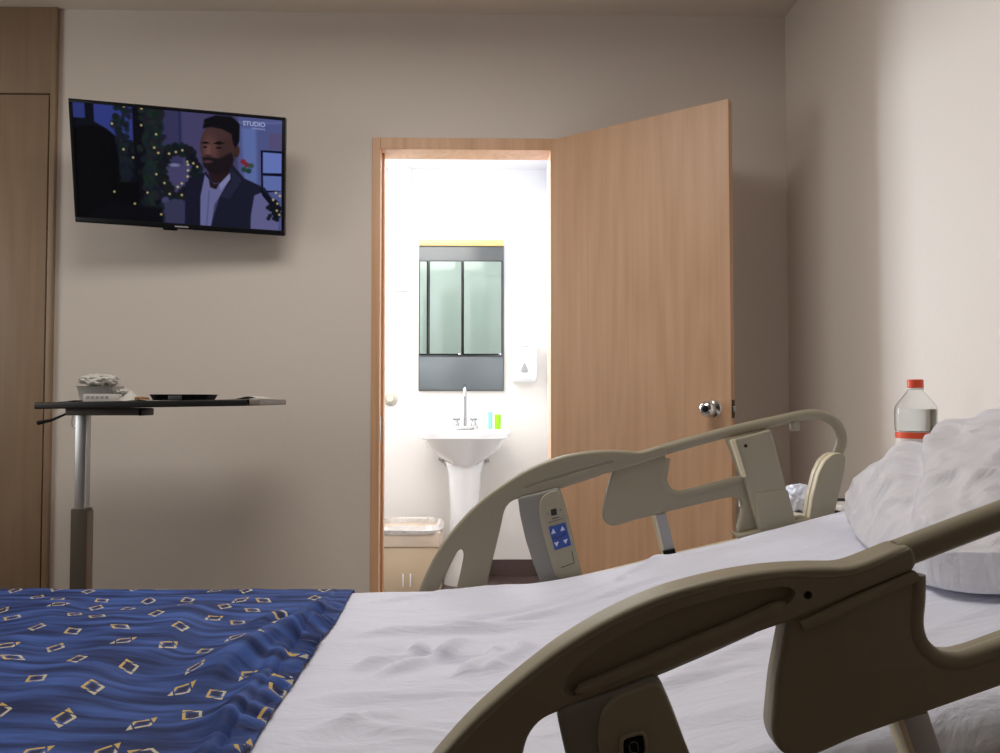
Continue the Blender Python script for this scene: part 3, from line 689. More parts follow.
# crumpled bag with pastry
a, b = item(112, 132, td-.01); z0 = on_top(122)
pl = crumple('crumpled_film', None, M['film'], (b.x-a.x)/2*.8, .035, .013, 0, 8.2); pl.location = ((a.x+b.x)/2+.004, a.y+.0, z0+.030); 
tag(pl, 'crumpled clear film bag right beside the food container', 'plastic bag')
a, b = item(122, 149, td-.10); z0 = on_top(136, td-.1)
nk = thing('opened_wrapper', 'opened white wrapper with brown pastry in the middle left of the table', 'wrapper', loc=((a.x+b.x)/2, a.y, z0))
bm = bmesh.new(); w_ = (b.x-a.x)/2; hN = D(130, 390.5, td-.10).z-z0
pk = [bm.verts.new(p) for p in ((-w_, -.03, .001), (w_*.2, -.035, .001), (w_*.15, .03, .001), (-w_*.9, .03, .001), (-w_*.35, .0, hN), (-w_*.15, .012, hN*.7))]
for f in ((0, 1, 4), (1, 5, 4), (1, 2, 5), (2, 3, 4), (2, 4, 5), (3, 0, 4), (0, 3, 2, 1)): bm.faces.new([pk[i] for i in f])
obj('paper', bm, M['paper'], nk, smooth=False)
crumple('pastry', nk, M['pastry'], w_*.55, .02, .007, .007, 5.5, w_*.42)
# black tray
a, b = item(155, 213, td-.04); z0 = on_top(184, td-.04); h_ = D(180, 394.5, td-.04).z-z0; w_ = (b.x-a.x)/2
bt = thing('black_tray', 'shallow black tray on the middle of the overbed table', 'tray', loc=((a.x+b.x)/2, a.y, z0))
loft(bm := bmesh.new(), [(0, 0, 0, w_*.9, .06, 6), (0, 0, h_, w_, .07, 6), (0, 0, h_, w_*.96, .066, 6), (0, 0, h_*.3, w_*.87, .056, 6)]); obj('tray_shell', bm, M['black'], bt)
obj('film_flap', B(-w_*.25, w_*.2, -.074, -.069, h_*.1, h_*.8, .001), mat('dark_film', (.07, .075, .08), .3), bt)
# loose papers
def paper(px0, px1, d, label, bend, dy=.07):
    z0 = on_top((px0+px1)/2, d); a, b = item(px0, px1, d); n = 14; bm = bmesh.new(); W = b.x-a.x
    rows = []
    for j in range(2):
        for top in (0, 1):
            rows.append([bm.verts.new((W*(i/n-.5), (j*2-1)*dy, math.tan(tilt)*W*(i/n-.5)+.0006+top*.0006+bend(i/n))) for i in range(n+1)])
    for i in range(n):
        for q, r in ((0, 2), (1, 3), (0, 1), (2, 3)): bm.faces.new((rows[q][i], rows[q][i+1], rows[r][i+1], rows[r][i]))
    for i in (0, n): bm.faces.new((rows[0][i], rows[1][i], rows[3][i], rows[2][i]))
    o = obj('paper_sheet', bm, M['paper']); o.location = ((a.x+b.x)/2, a.y, z0); return tag(o, label, 'paper', 'papers on the overbed table')
paper(238, 268, td-.08, 'white paper sheet curling at the right end of the table', lambda t: .008*math.exp(-((t-.55)/.28)**2)-.0)
paper(137, 156, td-.07, 'white paper sheet lying between pastry wrapper and black tray', lambda t: .003*math.sin(t*3))
paper(66, 84, td-.07, 'white paper slip at the table\'s far left, beside the carton', lambda t: .004*t*t)

# ------------------------------------------------------------------ bed (built in the camera-aligned frame)
DF, DN = 1.69, 0.685                  # rail planes
PT = [0.0]       # how far the face being drawn stands in front of the rail plane
def c5(x, y): return C(400+x/3.3333, 440+y/3.3333, DF-PT[0])
def c6(x, y): return C(600+x/3.421, 380+y/3.421, DF-PT[0])
def two(ps): return [(p.x, p.z) for p in ps]
BX0, BXB, SL = -1.18, .03, .245
def base_z(X):
    s = (X-BXB)/.08
    return .651+SL*.08*(math.log1p(math.exp(s)) if s < 30 else s)
far_e, near_e = 1.645, .755
def place_c(o, loc=(0, 0, 0)): o.matrix_world = ROTC @ Matrix.Translation(loc)
BED = ROTC @ Matrix.Translation((0, 1.2, 0))
bed = thing('hospital_bed', 'hospital bed with beige plastic side rails, head end raised', 'bed', mtx=BED)
def shift(bm, dy=-1.2, dx=0, dz=0):
    for v in bm.verts: v.co += Vector((dx, dy, dz))
    return bm
bm = bmesh.new()
def deck(bm, x0, x1, t0, t1, d0, d1, n=24):
    for i in range(n):
        xa = x0+(x1-x0)*i/n; xb = x0+(x1-x0)*(i+1)/n
        v = [bm.verts.new(p) for p in ((xa, d0, base_z(xa)-t1), (xb, d0, base_z(xb)-t1), (xb, d0, base_z(xb)-t0), (xa, d0, base_z(xa)-t0), (xa, d1, base_z(xa)-t1), (xb, d1, base_z(xb)-t1), (xb, d1, base_z(xb)-t0), (xa, d1, base_z(xa)-t0))]
        for f in ((0, 1, 2, 3), (7, 6, 5, 4), (0, 4, 5, 1), (3, 2, 6, 7)): bm.faces.new([v[k] for k in f])
    bmesh.ops.remove_doubles(bm, verts=bm.verts, dist=1e-5)
    es = [e for e in bm.edges if e.is_boundary]; bmesh.ops.holes_fill(bm, edges=es)
    return bm
obj('mattress_deck', shift(deck(bmesh.new(), BX0, 1.12, .155, .18, near_e+.01, far_e-.01)), M['bedmetal'], bed)
bm = bmesh.new()
for d_ in (near_e+.05, far_e-.09): box(bm, BX0-.05, 1.10, d_, d_+.04, .36, .42, .005)
for x in (BX0, -.3, .5, 1.03): box(bm, x, x+.05, near_e+.05, far_e-.05, .37, .41, .004)
for x, d_ in ((-.7, .95), (-.7, 1.42), (.7, .95), (.7, 1.42)): box(bm, x-.025, x+.025, d_-.025, d_+.025, .14, .37, .004)
obj('under_frame', shift(bm), M['bedmetal'], bed)
for x in (-.95, .9):
    for d_ in (.88, 1.52):
        cst = obj('caster', shift(tube(bmesh.new(), [(x, d_-.015, .06), (x, d_+.015, .06)], .06, 20)), M['black'], bed)
        obj('caster_fork', shift(B(x-.02, x+.02, d_-.028, d_+.028, .10, .37, .006)), M['bedmetal'], cst)
pts = rounded([(near_e, .30), (near_e, .90), (far_e, .90), (far_e, .30)], .09, 8)
bm = extrude_poly([pts], 0, .035, .008)
for v in bm.verts: v.co = Vector((BX0-.09+v.co.y, v.co.x, v.co.z))
obj('footboard', shift(bm), M['plastic2'], bed)

def make_rail(which):
    """rail drawn in the far rail's plane; returned root carries its parts; y=0 is the rail plane"""
    near = which == 'near'
    root = bpy.data.objects.new('side_rail', None); COL.objects.link(root); root.parent = bed
    # the joined body
    outer = [c5(20, 640), c5(38, 570), c5(60, 505), c5(85, 445), c5(115, 385), c5(150, 332), c5(190, 282), c5(230, 238), c5(270, 201), c5(300, 177), c5(350, 142), c5(400, 110), c5(450, 85), c5(500, 65), c5(550, 50), c5(600, 41), c5(650, 35), c5(700, 33), c5(750, 35), c5(790, 39), c5(810, 36), c5(880, 15)]
    under = [c5(886, 50), c5(800, 76), c5(712, 103), c5(668, 113), c5(612, 131), c5(540, 154), c5(470, 172), c5(400, 191)]
    leg = [c5(372, 200), c5(354, 218), c5(345, 240), c5(335, 290), c5(318, 360), c5(300, 430), c5(290, 480), c5(288, 560), c5(290, 640)]
    o2 = [(p.x, p.z) for p in spline([Vector((p.x, 0, p.z)) for p in outer[:20]], 4)] if False else two(outer)
    hole = rounded(two([c5(206, 358), c5(192, 368), c5(150, 448), c5(118, 520), c5(100, 600), c5(175, 600), c5(186, 505), c5(204, 430), c5(214, 375)]), .012)
    sub = lambda l, k=.02: l
    body = obj('rail_body', extrude_poly([rounded(o2+two(under)+two(leg), .014, 3), hole], -.0175, .0175, .006, 4), M['plastic'], root)
    # recessed grip channel
    if near:
        ch = [c5(402, 168), c5(412, 144), c5(450, 116), c5(500, 93), c5(560, 73), c5(640, 59), c5(706, 55), c5(722, 63), c5(712, 78), c5(640, 104), c5(560, 128), c5(480, 153), c5(420, 174)]
    else:
        ch = [c5(410, 156), c5(420, 145), c5(500, 118), c5(600, 86), c5(690, 64), c5(710, 66), c5(706, 76), c5(640, 94), c5(540, 122), c5(420, 158)]
    if near:
        # deep pocket whose floor slopes, with a rolled lip
        cut(body, extrude_poly([rounded(two(ch), .012, 4)], -.04, -.0085, .004, 3))
        cut(body, extrude_poly([rounded([(c5(735, 70).x+.004*math.cos(a), c5(735, 70).z+.004*math.sin(a)) for a in [i*math.pi/5 for i in range(10)]], .001, 2)], -.04, -.006, .0003))
        path = [c5(*p) for p in ((420, 170), (480, 152), (560, 127), (640, 103), (708, 80))]
        obj('grip_lip', tube(bmesh.new(), spline([Vector((p.x, -.0130, p.z)) for p in path], 6), [.002]+[.0062]*23+[.002], 12), M['plastic'], root)
        lip = [Vector((p.x, -.0150, p.z)) for p in [c5(72, 512), c5(97, 450), c5(160, 340), c5(238, 247), c5(306, 187), c5(404, 121), c5(502, 76), c5(600, 52), c5(700, 43), c5(790, 49), c5(874, 26)]]
        lp_ = spline(lip, 5); obj('edge_bead', tube(bmesh.new(), lp_, .0032, 8), M['plastic'], root)
        path = [c5(*p) for p in ((724, 110), (800, 84), (880, 58))]
        obj('seam_ridge', tube(bmesh.new(), [Vector((p.x, -.016, p.z)) for p in path], [.005, .006, .005], 12), M['plastic'], root)
    else:
        cut(body, extrude_poly([rounded(two(ch), .006, 3)], -.04, -.0155, .003, 3))
    # step under the arc
    st = rounded(two([c5(392, 186), c5(540, 146), c5(640, 112), c5(668, 108), c5(668, 117), c5(612, 136), c5(540, 159), c5(395, 199)]), .003)
    obj('under_ledge', extrude_poly([st], -.010, .0205, .003), M['plastic'], root)
    # control housing
    PT[0] = .022
    hp = two([c5(393, 192), c5(470, 174), c5(532, 156), c5(548, 205), c5(565, 270), c5(582, 345), c5(600, 420), c5(610, 460), c5(626, 600), c5(520, 620), c5(470, 480), c5(445, 415), c5(418, 330), c5(400, 250)])
    ch_ = obj('control_housing', extrude_poly([rounded(hp, .010, 4)], -.022, .020, .006, 4), M['greyplastic'], root)
    if near:
        fp = two([c5(470, 178), c5(532, 160), c5(546, 205), c5(565, 270), c5(582, 345), c5(600, 420), c5(620, 590), c5(530, 600), c5(470, 400), c5(448, 300), c5(443, 230), c5(452, 195)])
    else:
        fp = two([c5(490, 176), c5(531, 161), c5(545, 205), c5(563, 272), c5(580, 345), c5(598, 420), c5(606, 455), c5(545, 468), c5(515, 450), c5(495, 380), c5(470, 290), c5(462, 225), c5(470, 192)])
    cp = obj('control_panel', extrude_poly([rounded(fp, .014, 5)], -.0265, -.018, .003, 4), M['plastic2'], root)
    yfz = -.027
    if near:
        q = c5(489, 243)
        ring = rounded([(q.x-.013, q.z-.011), (q.x+.013, q.z-.008), (q.x+.012, q.z+.014), (q.x-.012, q.z+.011)], .007, 5)
        inner = rounded([(q.x-.0095, q.z-.008), (q.x+.0095, q.z-.0055), (q.x+.009, q.z+.011), (q.x-.0085, q.z+.008)], .004, 5)
        bz2 = obj('button_bezel', extrude_poly([ring, inner], -.0300, -.0255, .0015), M['plastic2'], root)
        obj('button', extrude_poly([inner], -.0283, -.0255, .0008), M['black'], bz2)
        obj('button_mark', tube(bmesh.new(), spline([(q.x-.003, -.0285, q.z+.004), (q.x+.003, -.0285, q.z+.004), (q.x+.003, -.0285, q.z-.004), (q.x-.003, -.0285, q.z-.003)], 4, True), .0006, 6), M['bracket'], bz2)
    else:
        def e6(x, y): return C(530+x/9.4167, 480+y/9.4167, DF)      # closer crop of the keypad
        pad = obj('keypad', extrude_poly([rounded(two([e6(168, 425), e6(322, 382), e6(378, 592), e6(225, 640)]), .001)], -.0283, yfz+.001, .0006), M['blue'], cp)
        for pts_ in (((208, 435), (192, 490), (236, 478)), ((292, 412), (276, 462), (320, 448)), ((218, 570), (262, 556), (244, 606)), ((300, 545), (344, 530), (328, 580))):
            obj('arrow_button', extrude_poly([rounded(two([e6(*p) for p in pts_]), .0004)], -.0291, -.0281, .0003), M['arrow'], pad)
        bm = tube(bmesh.new(), spline([Vector((p.x, -.0283, p.z)) for p in [e6(*q) for q in ((205, 532), (225, 522), (245, 528), (268, 512), (295, 508), (318, 482), (330, 478))]], 4), .0011, 6); obj('divider_wave', bm, M['navy'], pad)
        pl_ = obj('button_plate', extrude_poly([rounded(two([e6(118, 236), e6(288, 196), e6(312, 342), e6(160, 384)]), .001)], -.0277, yfz+.001, .0004), M['plastic2'], cp)
        obj('lock_button', extrude_poly([rounded(two([e6(186, 262), e6(240, 250), e6(246, 308), e6(192, 320)]), .0015)], -.0287, -.0275, .0004), M['dark'], pl_)
        for (x, y, r) in ((162, 300, .0014), (276, 266, .0016)):
            p = e6(x, y); obj('indicator', extrude_poly([[(p.x+r*math.cos(t*.785), p.z+r*math.sin(t*.785)) for t in range(8)]], -.0287, -.0275, .0002), M['dark'], pl_)
        obj('caption_line', extrude_poly([two([e6(196, 346), e6(262, 328), e6(263, 335), e6(197, 353)])], -.0283, -.0275, .0001), M['dark'], pl_)
        obj('underline', extrude_poly([two([e6(165, 380), e6(306, 340), e6(307, 344), e6(166, 384)])], -.0283, -.0275, .0001), M['dark'], pl_)
        g = [c5(545, 205), c5(582, 345)]
        bm = tube(bmesh.new(), [Vector((p.x, -.0266, p.z)) for p in [c5(573, 370), c5(580, 408), c5(537, 424)]], .0008, 6); obj('panel_seam', bm, M['dark'], cp)
    # grip plate with hand hole
    PT[0] = .014
    gp = two([c6(48, 302), c6(120, 275), c6(226, 255), c6(231, 285), c6(229, 335), c6(234, 358), c6(250, 375), c6(272, 382), c6(300, 378), c6(400, 352), c6(497, 327), c6(520, 420), c6(545, 512), c6(472, 530), c6(482, 485), c6(492, 440), c6(488, 415), c6(470, 402), c6(440, 402), c6(330, 428), c6(200, 460), c6(120, 480), c6(70, 497), c6(40, 502), c6(18, 490), c6(8, 462), c6(22, 390)])
    gr = obj('grip_plate', extrude_poly([rounded(gp, .010, 4)], -.014, .014, .0055, 4), M['plastic'], root)
    # rim beads that show as the rounded border around the hand hole
    rimp = [c6(*p) for p in ((229, 268), (225, 300), (219, 336), (225, 364), (244, 384), (272, 391), (302, 387), (402, 361), (494, 337))]
    obj('hole_rim', tube(bmesh.new(), spline([Vector((p.x, -.0075, p.z)) for p in rimp], 5), .0088, 14), M['plastic'], gr)
    # tube of the hand rail
    PT[0] = 0
    tp = [c6(*p) for p in ((210, 240), (300, 215), (450, 175), (600, 141), (690, 121), (735, 118), (775, 127), (808, 150), (824, 182), (826, 215), (812, 258), (800, 300))]
    tpl = spline([Vector((p.x, 0, p.z)) for p in tp], 6); nT = len(tpl)
    rr = [.0130-.0014*min(1, i/26) for i in range(nT)]
    obj('hand_tube', tube(bmesh.new(), tpl, rr, 18), M['plastic'], root)
    q = c6(665, 155); obj('tube_clip', B(q.x-.010, q.x+.010, -.010, .010, q.z-.012, q.z+.012, .004), M['plastic'], root)
    # upright panel
    PT[0] = .030
    up = two([c6(447, 205), c6(520, 188), c6(585, 170), (c6(612, 270)), c6(640, 380), c6(668, 482), c6(600, 500), c6(546, 516), c6(520, 420), c6(495, 330), c6(470, 262)])
    upo = obj('upright_panel', extrude_poly([rounded(up, .004, 3)], -.030, .018, .004, 3), M['plastic2'], root)
    lowp = two([c6(528, 388), c6(641, 376), c6(668, 484), c6(600, 500), c6(546, 516)])
    obj('lower_cover', extrude_poly([rounded(lowp, .003)], -.0335, -.028, .002), M['plastic2'], upo)
    ed = two([c6(447, 206), c6(462, 203), c6(500, 330), c6(488, 334)])
    obj('edge_highlight', extrude_poly([rounded(ed, .002)], -.0335, -.020, .0015), M['edge'], upo)  # pale strip paints the highlight along the bevelled edge
    q = c6(498, 225); obj('screw_hole', extrude_poly([[(q.x+.0036*math.cos(t*.5236), q.z+.0036*math.sin(t*.5236)) for t in range(12)]], -.0325, -.0295, .0005), M['hole'], upo)
    # head end paddle: two slabs, cream painted in for their lit edges
    pd = [c6(716, 482), c6(728, 400), c6(748, 320), c6(770, 275), c6(800, 251), c6(828, 250), c6(839, 262), c6(834, 310), c6(806, 430), c6(796, 480)]
    ex = lambda dx: [(x+dx, z) for x, z in rounded(two(pd), .008, 4)]
    ep = obj('end_paddle', extrude_poly([ex(0)], -.0275, -.010, .002), M['edge'], root)
    obj('paddle_face', extrude_poly([[(x+.0012, z-.0008) for x, z in ex(0)]], -.030, -.0272, .001), M['plastic2'], ep)
    obj('end_paddle', extrude_poly([ex(0)], -.007, .012, .002), M['edge'], root)
    # support post and lower bar
    PT[0] = .008
    pa, pb, pc, pd_ = c6(184, 462), c6(226, 455), c6(262, 606), c6(222, 616)
    ps = obj('support_post', extrude_poly([two([pa, pb, pc, pd_])], -.008, .020, .002), M['steel'] if near else mat('post_grey', (.42, .42, .43), .4), root)
    obj('post_edge', extrude_poly([two([c6(182, 462), c6(190, 460), c6(226, 606), c6(218, 608)])], -.0095, .018, .001), M['edge'], ps)
    obj('post_foot', extrude_poly([two([c6(214, 584), c6(255, 576), c6(262, 600), c6(220, 608)])], -.011, .021, .001), M['black'], ps)
    low = two([c6(-30, 672), c6(250, 602), c6(480, 549), c6(720, 482), c6(720, 504), c6(480, 570), c6(-30, 698)])
    obj('lower_bar', extrude_poly([low], .0, .024, .003), M['edge'], root)
    PT[0] = .034
    cover = two([c6(470, 532), c6(545, 515), c6(600, 498), c6(668, 480), c6(722, 472), c6(718, 492), c6(600, 530), c6(480, 548)])
    obj('hinge_cover', extrude_poly([rounded(cover, .004)], -.034, .02, .004), M['plastic'], root)
    PT[0] = 0
    return root
fr_ = make_rail('far'); fr_.matrix_basis = Matrix.Translation((0, DF-1.2, 0))
nr = make_rail('near')
# the near rail is swung a few degrees lower at the foot end: match two of its corners
f1, f2 = c5(395, 190), C(662, 446, DF); n1, n2 = C(551, 706, DN), C(904, 541, DN)
va, vb = Vector((f2.x-f1.x, f2.z-f1.z)), Vector((n2.x-n1.x, n2.z-n1.z)); da = math.atan2(vb.y, vb.x)-math.atan2(va.y, va.x)
print('near rail swing deg', math.degrees(da), va.length, vb.length)
fm, nm_ = (f1+f2)/2, (n1+n2)/2
nr.matrix_basis = Matrix.Translation((nm_.x, DN-1.2, nm_.z)) @ Matrix.Rotation(-da, 4, 'Y') @ Matrix.Translation((-fm.x, 0, -fm.z))

# mattress, sheet, blanket ------------------------------------------------
mt_ = obj('mattress', deck(bmesh.new(), BX0, 1.12, .010, .150, near_e+.004, far_e-.004, 60), M['mattress'])
mt_.matrix_world = ROTC; tag(mt_, 'mattress under the white sheet, raised at the head end', 'mattress')
def gauss(t, w): return math.exp(-(t/w)**2)
def ridge(X, d, x0, d0, x1, d1, w, h, asym=.0):
    vx, vd = x1-x0, d1-d0; L_ = math.hypot(vx, vd); t = ((X-x0)*vx+(d-d0)*vd)/L_/L_; s = ((X-x0)*vd-(d-d0)*vx)/L_
    s += .014*noise.noise(Vector((t*2.1, x0*7, d0*5))); e = max(0, min(1, min(t, 1-t)*4)); e = e*e*(3-2*e)
    w *= .7; return h*1.3*(gauss(s, w) if s < 0 else gauss(s, w*2.2))*e
def PD(px, py, z=.655):                   # pixel on the flat bed top -> (X, d)
    r = ray(px, py); p = CAM+r*((z-CAMZ)/r.z); return (p.dot(RT), p.dot(FH))
folds = []
for (p, q, w_, h_) in (((330, 641), (560, 632), .010, .009), ((420, 640), (700, 612), .008, .008), ((350, 672), (430, 646), .012, .010), ((365, 682), (470, 640), .010, .010), ((455, 685), (500, 652), .014, .012), ((480, 682), (530, 650), .012, .010),
                       ((350, 604), (560, 588), .010, .006), ((400, 628), (640, 606), .012, -.006), ((300, 700), (480, 690), .018, .006), ((320, 720), (460, 745), .012, .005), ((560, 622), (720, 575), .008, .006), ((360, 655), (520, 662), .02, -.008),
                       ((620, 690), (760, 640), .014, .008), ((640, 730), (770, 700), .016, .008), ((300, 735), (420, 712), .014, .006)):
    folds.append((*PD(*p), *PD(*q), w_, h_))
def wrinkle(X, d):
    z = .005*noise.noise(Vector((X*2.5, d*7, 1.7)))+.0022*noise.noise(Vector((X*9, d*22, 4.1)))
    z += .0022*max(0, 1-abs(noise.noise(Vector((X*2.2+d*1.5, d*9, 9.3))))*7)
    for f in folds: z += ridge(X, d, *f)
    return z
def drop(d, z0, off, r=.035, low=.16):
    """cross profile over the mattress edges: returns (d, dz) for a parameter running across"""
    return d
def cross(n_flat, off):
    """list of (d, dz, flatness) across the bed including rounded, hanging sides"""
    out = []; r = .03
    for k in range(7): out.append((near_e-off-.004*k/6, -.15+.115*k/6, 0))
    for k in range(1, 7): a = math.pi/2*k/6; out.append((near_e-off+r*(1-math.cos(a)), -r+r*math.sin(a)-.005+.005*k/6, k/6))
    for k in range(1, n_flat): out.append((near_e+r-off+(far_e-near_e-2*r+2*off)*k/n_flat, 0, 1))
    for k in range(0, 7): a = math.pi/2*k/6; out.append((far_e+off-r*(1-math.sin(a)) if False else far_e+off-r+r*math.sin(a), -r+r*math.cos(a), 1-k/6))
    for k in range(1, 7): out.append((far_e+off, -r-(.12)*k/6, 0))
    return out
def sheet_mesh(name, xs, off, hfun, m, thick=.0):
    cr = cross(190, off); vs = []; uv = []
    al = [0]
    for (a, b) in zip(cr, cr[1:]): al.append(al[-1]+math.hypot(b[0]-a[0], b[1]-a[1]))
    for X in xs:
        for k, (d, dz, fl) in enumerate(cr):
            Xe = X if not callable(m) else X
            h = hfun(X, d, fl)
            if isinstance(h, tuple): Xq, hz, hy = h
            else: Xq, hz, hy = X, h, 0
            vs.append((Xq, d+hy, base_z(Xq)+dz+hz)); uv.append((Xq, al[k]))
    nr_ = len(cr); fs = [(i*nr_+k, (i+1)*nr_+k, (i+1)*nr_+k+1, i*nr_+k+1) for i in range(len(xs)-1) for k in range(nr_-1)]
    me = bpy.data.meshes.new(name); me.from_pydata(vs, [], fs); l = me.uv_layers.new(name='UVMap')
    for p in me.polygons:
        for li in p.loop_indices: l.data[li].uv = uv[me.loops[li].vertex_index]
    return me
xs = list(np.linspace(BX0, 1.125, 330))
def hs_(X, d, fl):
    edge = .004*math.sin(X*23+noise.noise(Vector((X*6, 0, 0)))*4)*(1-fl) if fl < 1 else 0
    return (X, wrinkle(X, d)*fl+.002, edge)
me = sheet_mesh('bed_sheet', xs, .003, hs_, M['sheet']); sh = link('bed_sheet', me, M['sheet']); sh.matrix_world = ROTC
tag(sh, 'wrinkled white bed sheet covering the mattress', 'bed sheet')
md = sh.modifiers.new('t', 'SOLIDIFY'); md.thickness = .003; md.offset = 1
# blanket over the foot end
bnds = [PD(352, 594), PD(335, 625), PD(310, 660), PD(285, 700), PD(250, 753)]
bnds = sorted((d, X) for X, d in bnds)
def bnd(d):
    if d <= bnds[0][0]: a, b = bnds[0], bnds[1]
    elif d >= bnds[-1][0]: a, b = bnds[-2], bnds[-1]; return b[1]
    else:
        for a, b in zip(bnds, bnds[1:]):
            if a[0] <= d <= b[0]: break
    t = (d-a[0])/(b[0]-a[0]); return a[1]+(b[1]-a[1])*max(-.6, t)
print('blanket edge', [(round(d, 2), round(x, 2)) for d, x in bnds])
bf = []
for (p, q, w_, h_) in (((330, 620), (185, 705), .030, .022), ((345, 606), (240, 640), .022, .014), ((120, 610), (60, 753), .07, .012), ((215, 600), (120, 690), .05, .012), ((20, 640), (-60, 753), .06, .010), ((60, 600), (40, 660), .05, .008), ((285, 680), (215, 753), .03, .012)):
    bf.append((*PD(*p), *PD(*q), w_, h_))
Lb = 1.25
def hb(u, d, fl):
    e = bnd(d)+.006*noise.noise(Vector((d*6, 0, 0))); X = BX0-.02+(e-(BX0-.02))*u
    de = e-X
    z = .008+.010*noise.noise(Vector((X*4, d*5, 2)))+.004*noise.noise(Vector((X*11, d*9, 6)))
    for f in bf: z += ridge(X, d, *f)
    fe = min(1, max(0, (far_e-.02-d)/.22)); 
    puck = math.sin(d*230+9*noise.noise(Vector((d*9, 0, 1)))+de*30)*.0042*math.exp(-de/.04)+math.sin(d*95+2+6*noise.noise(Vector((d*5, 3, 1))))*.0035*math.exp(-de/.08)
    z += puck + .006*math.exp(-((de-.045)/.010)**2) - .004*math.exp(-((de-.032)/.006)**2)
    z += .007*(1-math.exp(-de/.012))-.004
    z = .0065+(z-.0065)*(.12+.88*fe)
    z = max(z, wrinkle(X, d)*fl+.0065 if fl > 0 else .006)
    return (X, z*(.35+.65*fl)+.001, (z*.8)*(1-fl)*(1 if d > 1.2 else -1))
us = list(1-(1-np.linspace(0, 1, 330))**1.35)
me = sheet_mesh('blanket', us, .008, hb, M['blanket']); bk = link('blanket', me, M['blanket']); bk.matrix_world = ROTC
tag(bk, 'blue blanket with gold and white diamond motifs over the foot end', 'blanket')
md = bk.modifiers.new('t', 'SOLIDIFY'); md.thickness = .004; md.offset = 1

# pillow ---------------------------------------------------------------
pc = Vector((.870, 1.235, 0)); pc.z = base_z(pc.x)+.006
pm = ROTC @ Matrix.Translation(pc) @ Matrix.Rotation(-math.atan(SL), 4, 'Y') @ Matrix.Rotation(R(-13), 4, 'Z')
bm = bmesh.new(); bmesh.ops.create_icosphere(bm, subdivisions=7, radius=1)
for v in bm.verts:
    n = v.co.normalized()
    rxy = math.hypot(n.x, n.y); el = math.atan2(n.z, rxy); az = math.atan2(n.y, n.x)
    ex = 3.2; cx_, sy_ = math.cos(az), math.sin(az); k = (abs(cx_)**ex+abs(sy_)**ex)**(1/ex)
    rr_ = math.cos(el)**.9                                # 1 at the seam, 0 at the middle
    ux_, uy_ = cx_/k*rr_, sy_/k*rr_
    hgt_ = (max(0, 1-abs(ux_)**2.0)*max(0, 1-abs(uy_)**3.0))**.52
    x, y = ux_*.250, uy_*.325
    top = .160*(1+.16*ux_)*hgt_*(1-.45*math.exp(-((ux_+1)/.16)**2))
    z = .012+(top if n.z > 0 else -.010*hgt_)
    q = Vector((x, y, z))
    if n.z > -.05:
        f1_ = 1-abs(noise.noise(Vector((x*9, y*7, z*9))+Vector((7, 0, 0))))*2.6; f2_ = 1-abs(noise.noise(Vector((x*24+y*9, y*16, z*20))+Vector((0, 4, 0))))*2.6
        f3_ = max(0, 1-abs(noise.noise(Vector((x*13+y*7, y*9-x*5, 3))))*5.0); f4_ = noise.noise(Vector((x*60, y*45, z*50)))
        dsp = .006*f1_+.0050*f2_+.008*f3_+.0012*f4_
        c0 = x+.150-.43*y                      # crease that splits the pillow into two lobes
        dsp -= .026*gauss(c0, .018)*hgt_; dsp += .016*gauss(c0-.045, .026)*hgt_; dsp += .008*gauss(c0+.05, .03)*hgt_
        dsp *= min(1, .25+hgt_*1.3)
        nn = Vector((ux_*.9, uy_*.7, .8)).normalized(); q = q+nn*dsp
    v.co = q; v.co.z = max(v.co.z, .003)
pw = obj('pillow', bm, M['pillow']); pw.matrix_world = pm
md = pw.modifiers.new('s', 'SMOOTH'); md.factor = .5; md.iterations = 3
tag(pw, 'crumpled white pillow at the raised head end of the bed', 'pillow')

# ------------------------------------------------------------------ nightstand and its things
nz = D(830, 516, 1.92).z; nx0 = D(739, 500, 2.22).x; print('nightstand top', nz)
ns = thing('nightstand', 'beige bedside cabinet behind the bed\'s head end', 'bedside cabinet', loc=((nx0+XR)/2, 2.0, 0))
nw = (XR-.006-nx0)/2
obj('body', B(-nw+.01, nw-.01, -.20, .20, .06, nz-.022, .003), M['nightstand'], ns)
obj('top', B(-nw, nw, -.22, .22, nz-.022, nz, .004), M['nightstand'], ns)
for k in range(3):
    z0 = .08+k*(nz-.13)/3; dd = obj('drawer', B(-nw+.02, nw-.02, -.212, -.199, z0, z0+(nz-.13)/3-.012, .002), M['nightstand'], ns)
    obj('drawer_pull', tube(bmesh.new(), [(-.05, -.222, z0+.12), (.05, -.222, z0+.12)], .005), M['steel'], dd)
obj('plinth', B(-nw+.02, nw-.02, -.18, .18, 0, .061), M['bracket'], ns)
# bottle
bd = 1.92; a = D(896.5, 410, bd); b = D(935, 410, bd); r = (b.x-a.x)/2; bc = (a+b)/2; H = D(915, 379.5, bd).z-nz
bo = thing('water_bottle', 'clear plastic water bottle with a red cap behind the pillow', 'bottle', loc=(bc.x, bc.y, nz))
def hz2(py): return D(915, py, bd).z-nz
prof = [(r*.80, 0.0), (r*.97, .006), (r, .02), (r*.97, hz2(470)), (r*.93, hz2(450)), (r*.93, hz2(440)), (r*1.0, hz2(425)), (r*1.0, hz2(410)), (r*.93, hz2(405)), (r*.62, hz2(397)), (r*.38, hz2(391)), (r*.34, hz2(388.5))]
pin = [(x-.0012, z) for x, z in prof[::-1][:-1]]+[(r*.75, .0015)]
lathe(bm := bmesh.new(), prof+pin, (0, 0, 0), 40, caps=False); obj('bottle_shell', bm, M['clear'], bo)
wl_ = hz2(409)
wp_ = [(max(.002, x-.0016), max(z, .002)) for x, z in prof if z < wl_]+[(r-.0017, wl_)]
lathe(bm := bmesh.new(), wp_, (0, 0, 0), 40); obj('water', bm, M['water'], bo)
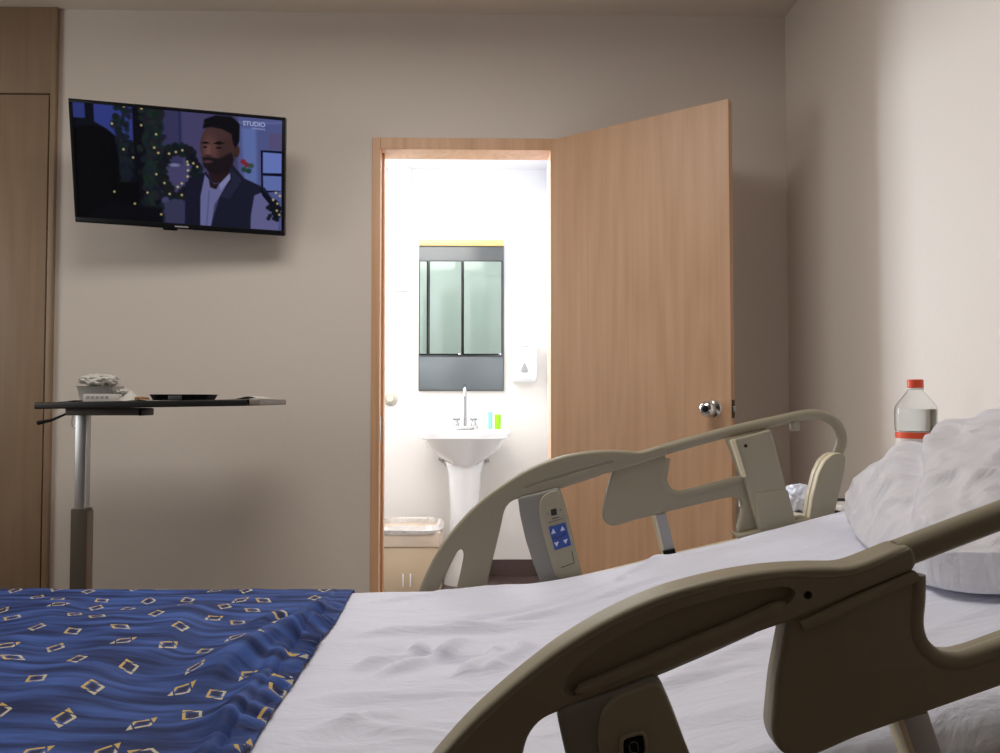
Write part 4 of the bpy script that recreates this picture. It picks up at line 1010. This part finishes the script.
lathe(bm := bmesh.new(), [(r*.36, hz2(388)), (r*.385, hz2(387.6)), (r*.385, hz2(380.2)), (r*.34, hz2(379.5))], (0, 0, 0), 32); obj('cap', bm, M['red'], bo)
lathe(bm := bmesh.new(), [(r*.36, hz2(389.6)), (r*.40, hz2(389.4)), (r*.40, hz2(388.4)), (r*.36, hz2(388.3))], (0, 0, 0), 32); obj('neck_ring', bm, M['white'], bo)
rl = r*.955
lb = obj('label_band', lathe(bmesh.new(), [(rl, hz2(466)), (rl+.0006, hz2(466)), (rl+.0006, hz2(431)), (rl, hz2(431))], (0, 0, 0), 40, caps=False), M['label'], bo)
bm = lathe(bmesh.new(), [(rl+.0007, hz2(438)), (rl+.001, hz2(438)), (rl+.001, hz2(432)), (rl+.0007, hz2(432))], (0, 0, 0), 40, caps=False); obj('label_stripe', bm, M['red'], lb)
# white plastic bag
a = D(787, 500, 2.0); b = D(812, 500, 2.0); zt2 = D(795, 484, 2.0).z
bm = bmesh.new(); bmesh.ops.create_icosphere(bm, subdivisions=5, radius=1); sx_ = (b.x-a.x)/2+.012; sz_ = (zt2-nz)/2
for v in bm.verts:
    n = v.co.copy(); f = 1-abs(noise.noise(n*2.2+Vector((4, 1, 0))))*2; k = .88+.16*f+.06*noise.noise(n*6)
    v.co = Vector((n.x*sx_*k, n.y*.05*k, max(-sz_+.001, n.z*sz_*k*1.02)))
bg = obj('plastic_bag', bm, M['bag']); bg.location = ((a.x+b.x)/2, a.y, nz+sz_+.0); tag(bg, 'white plastic bag on the bedside cabinet beside the rail end', 'plastic bag')
# folded towels and charger cable
a = D(831, 505, 1.95); b = D(856, 505, 1.95); w_ = (b.x-a.x)/2; cxn = (a.x+b.x)/2
for k, (h0, h1, lab, nm) in enumerate(((.0, .011, 'dark folded case at the bottom of the pile beside the pillow', 'black'), (.0115, .028, 'folded white cloth on the pile between rail and pillow', 'white'))):
    o = obj('folded_case' if k == 0 else 'folded_cloth', B(-w_, w_, -.05, .05, 0, h1-h0, .005, 4), M[nm]); o.location = (cxn+.002*k, a.y, nz+h0+.0005); tag(o, lab, 'case' if k == 0 else 'cloth')
bm = tube(bmesh.new(), spline([(-w_*.95, 0, .006), (-w_*.7, -.02, .011), (0, -.03, .012), (w_*.8, -.02, .008), (w_, .02, .005), (0, .035, .005), (-w_*.8, .02, .005)], 6, True), .0035, 8)
o = obj('cable', bm, M['cable']); o.location = (cxn, a.y, nz+.0285); tag(o, 'coiled black cable on top of the folded white cloth', 'cable')
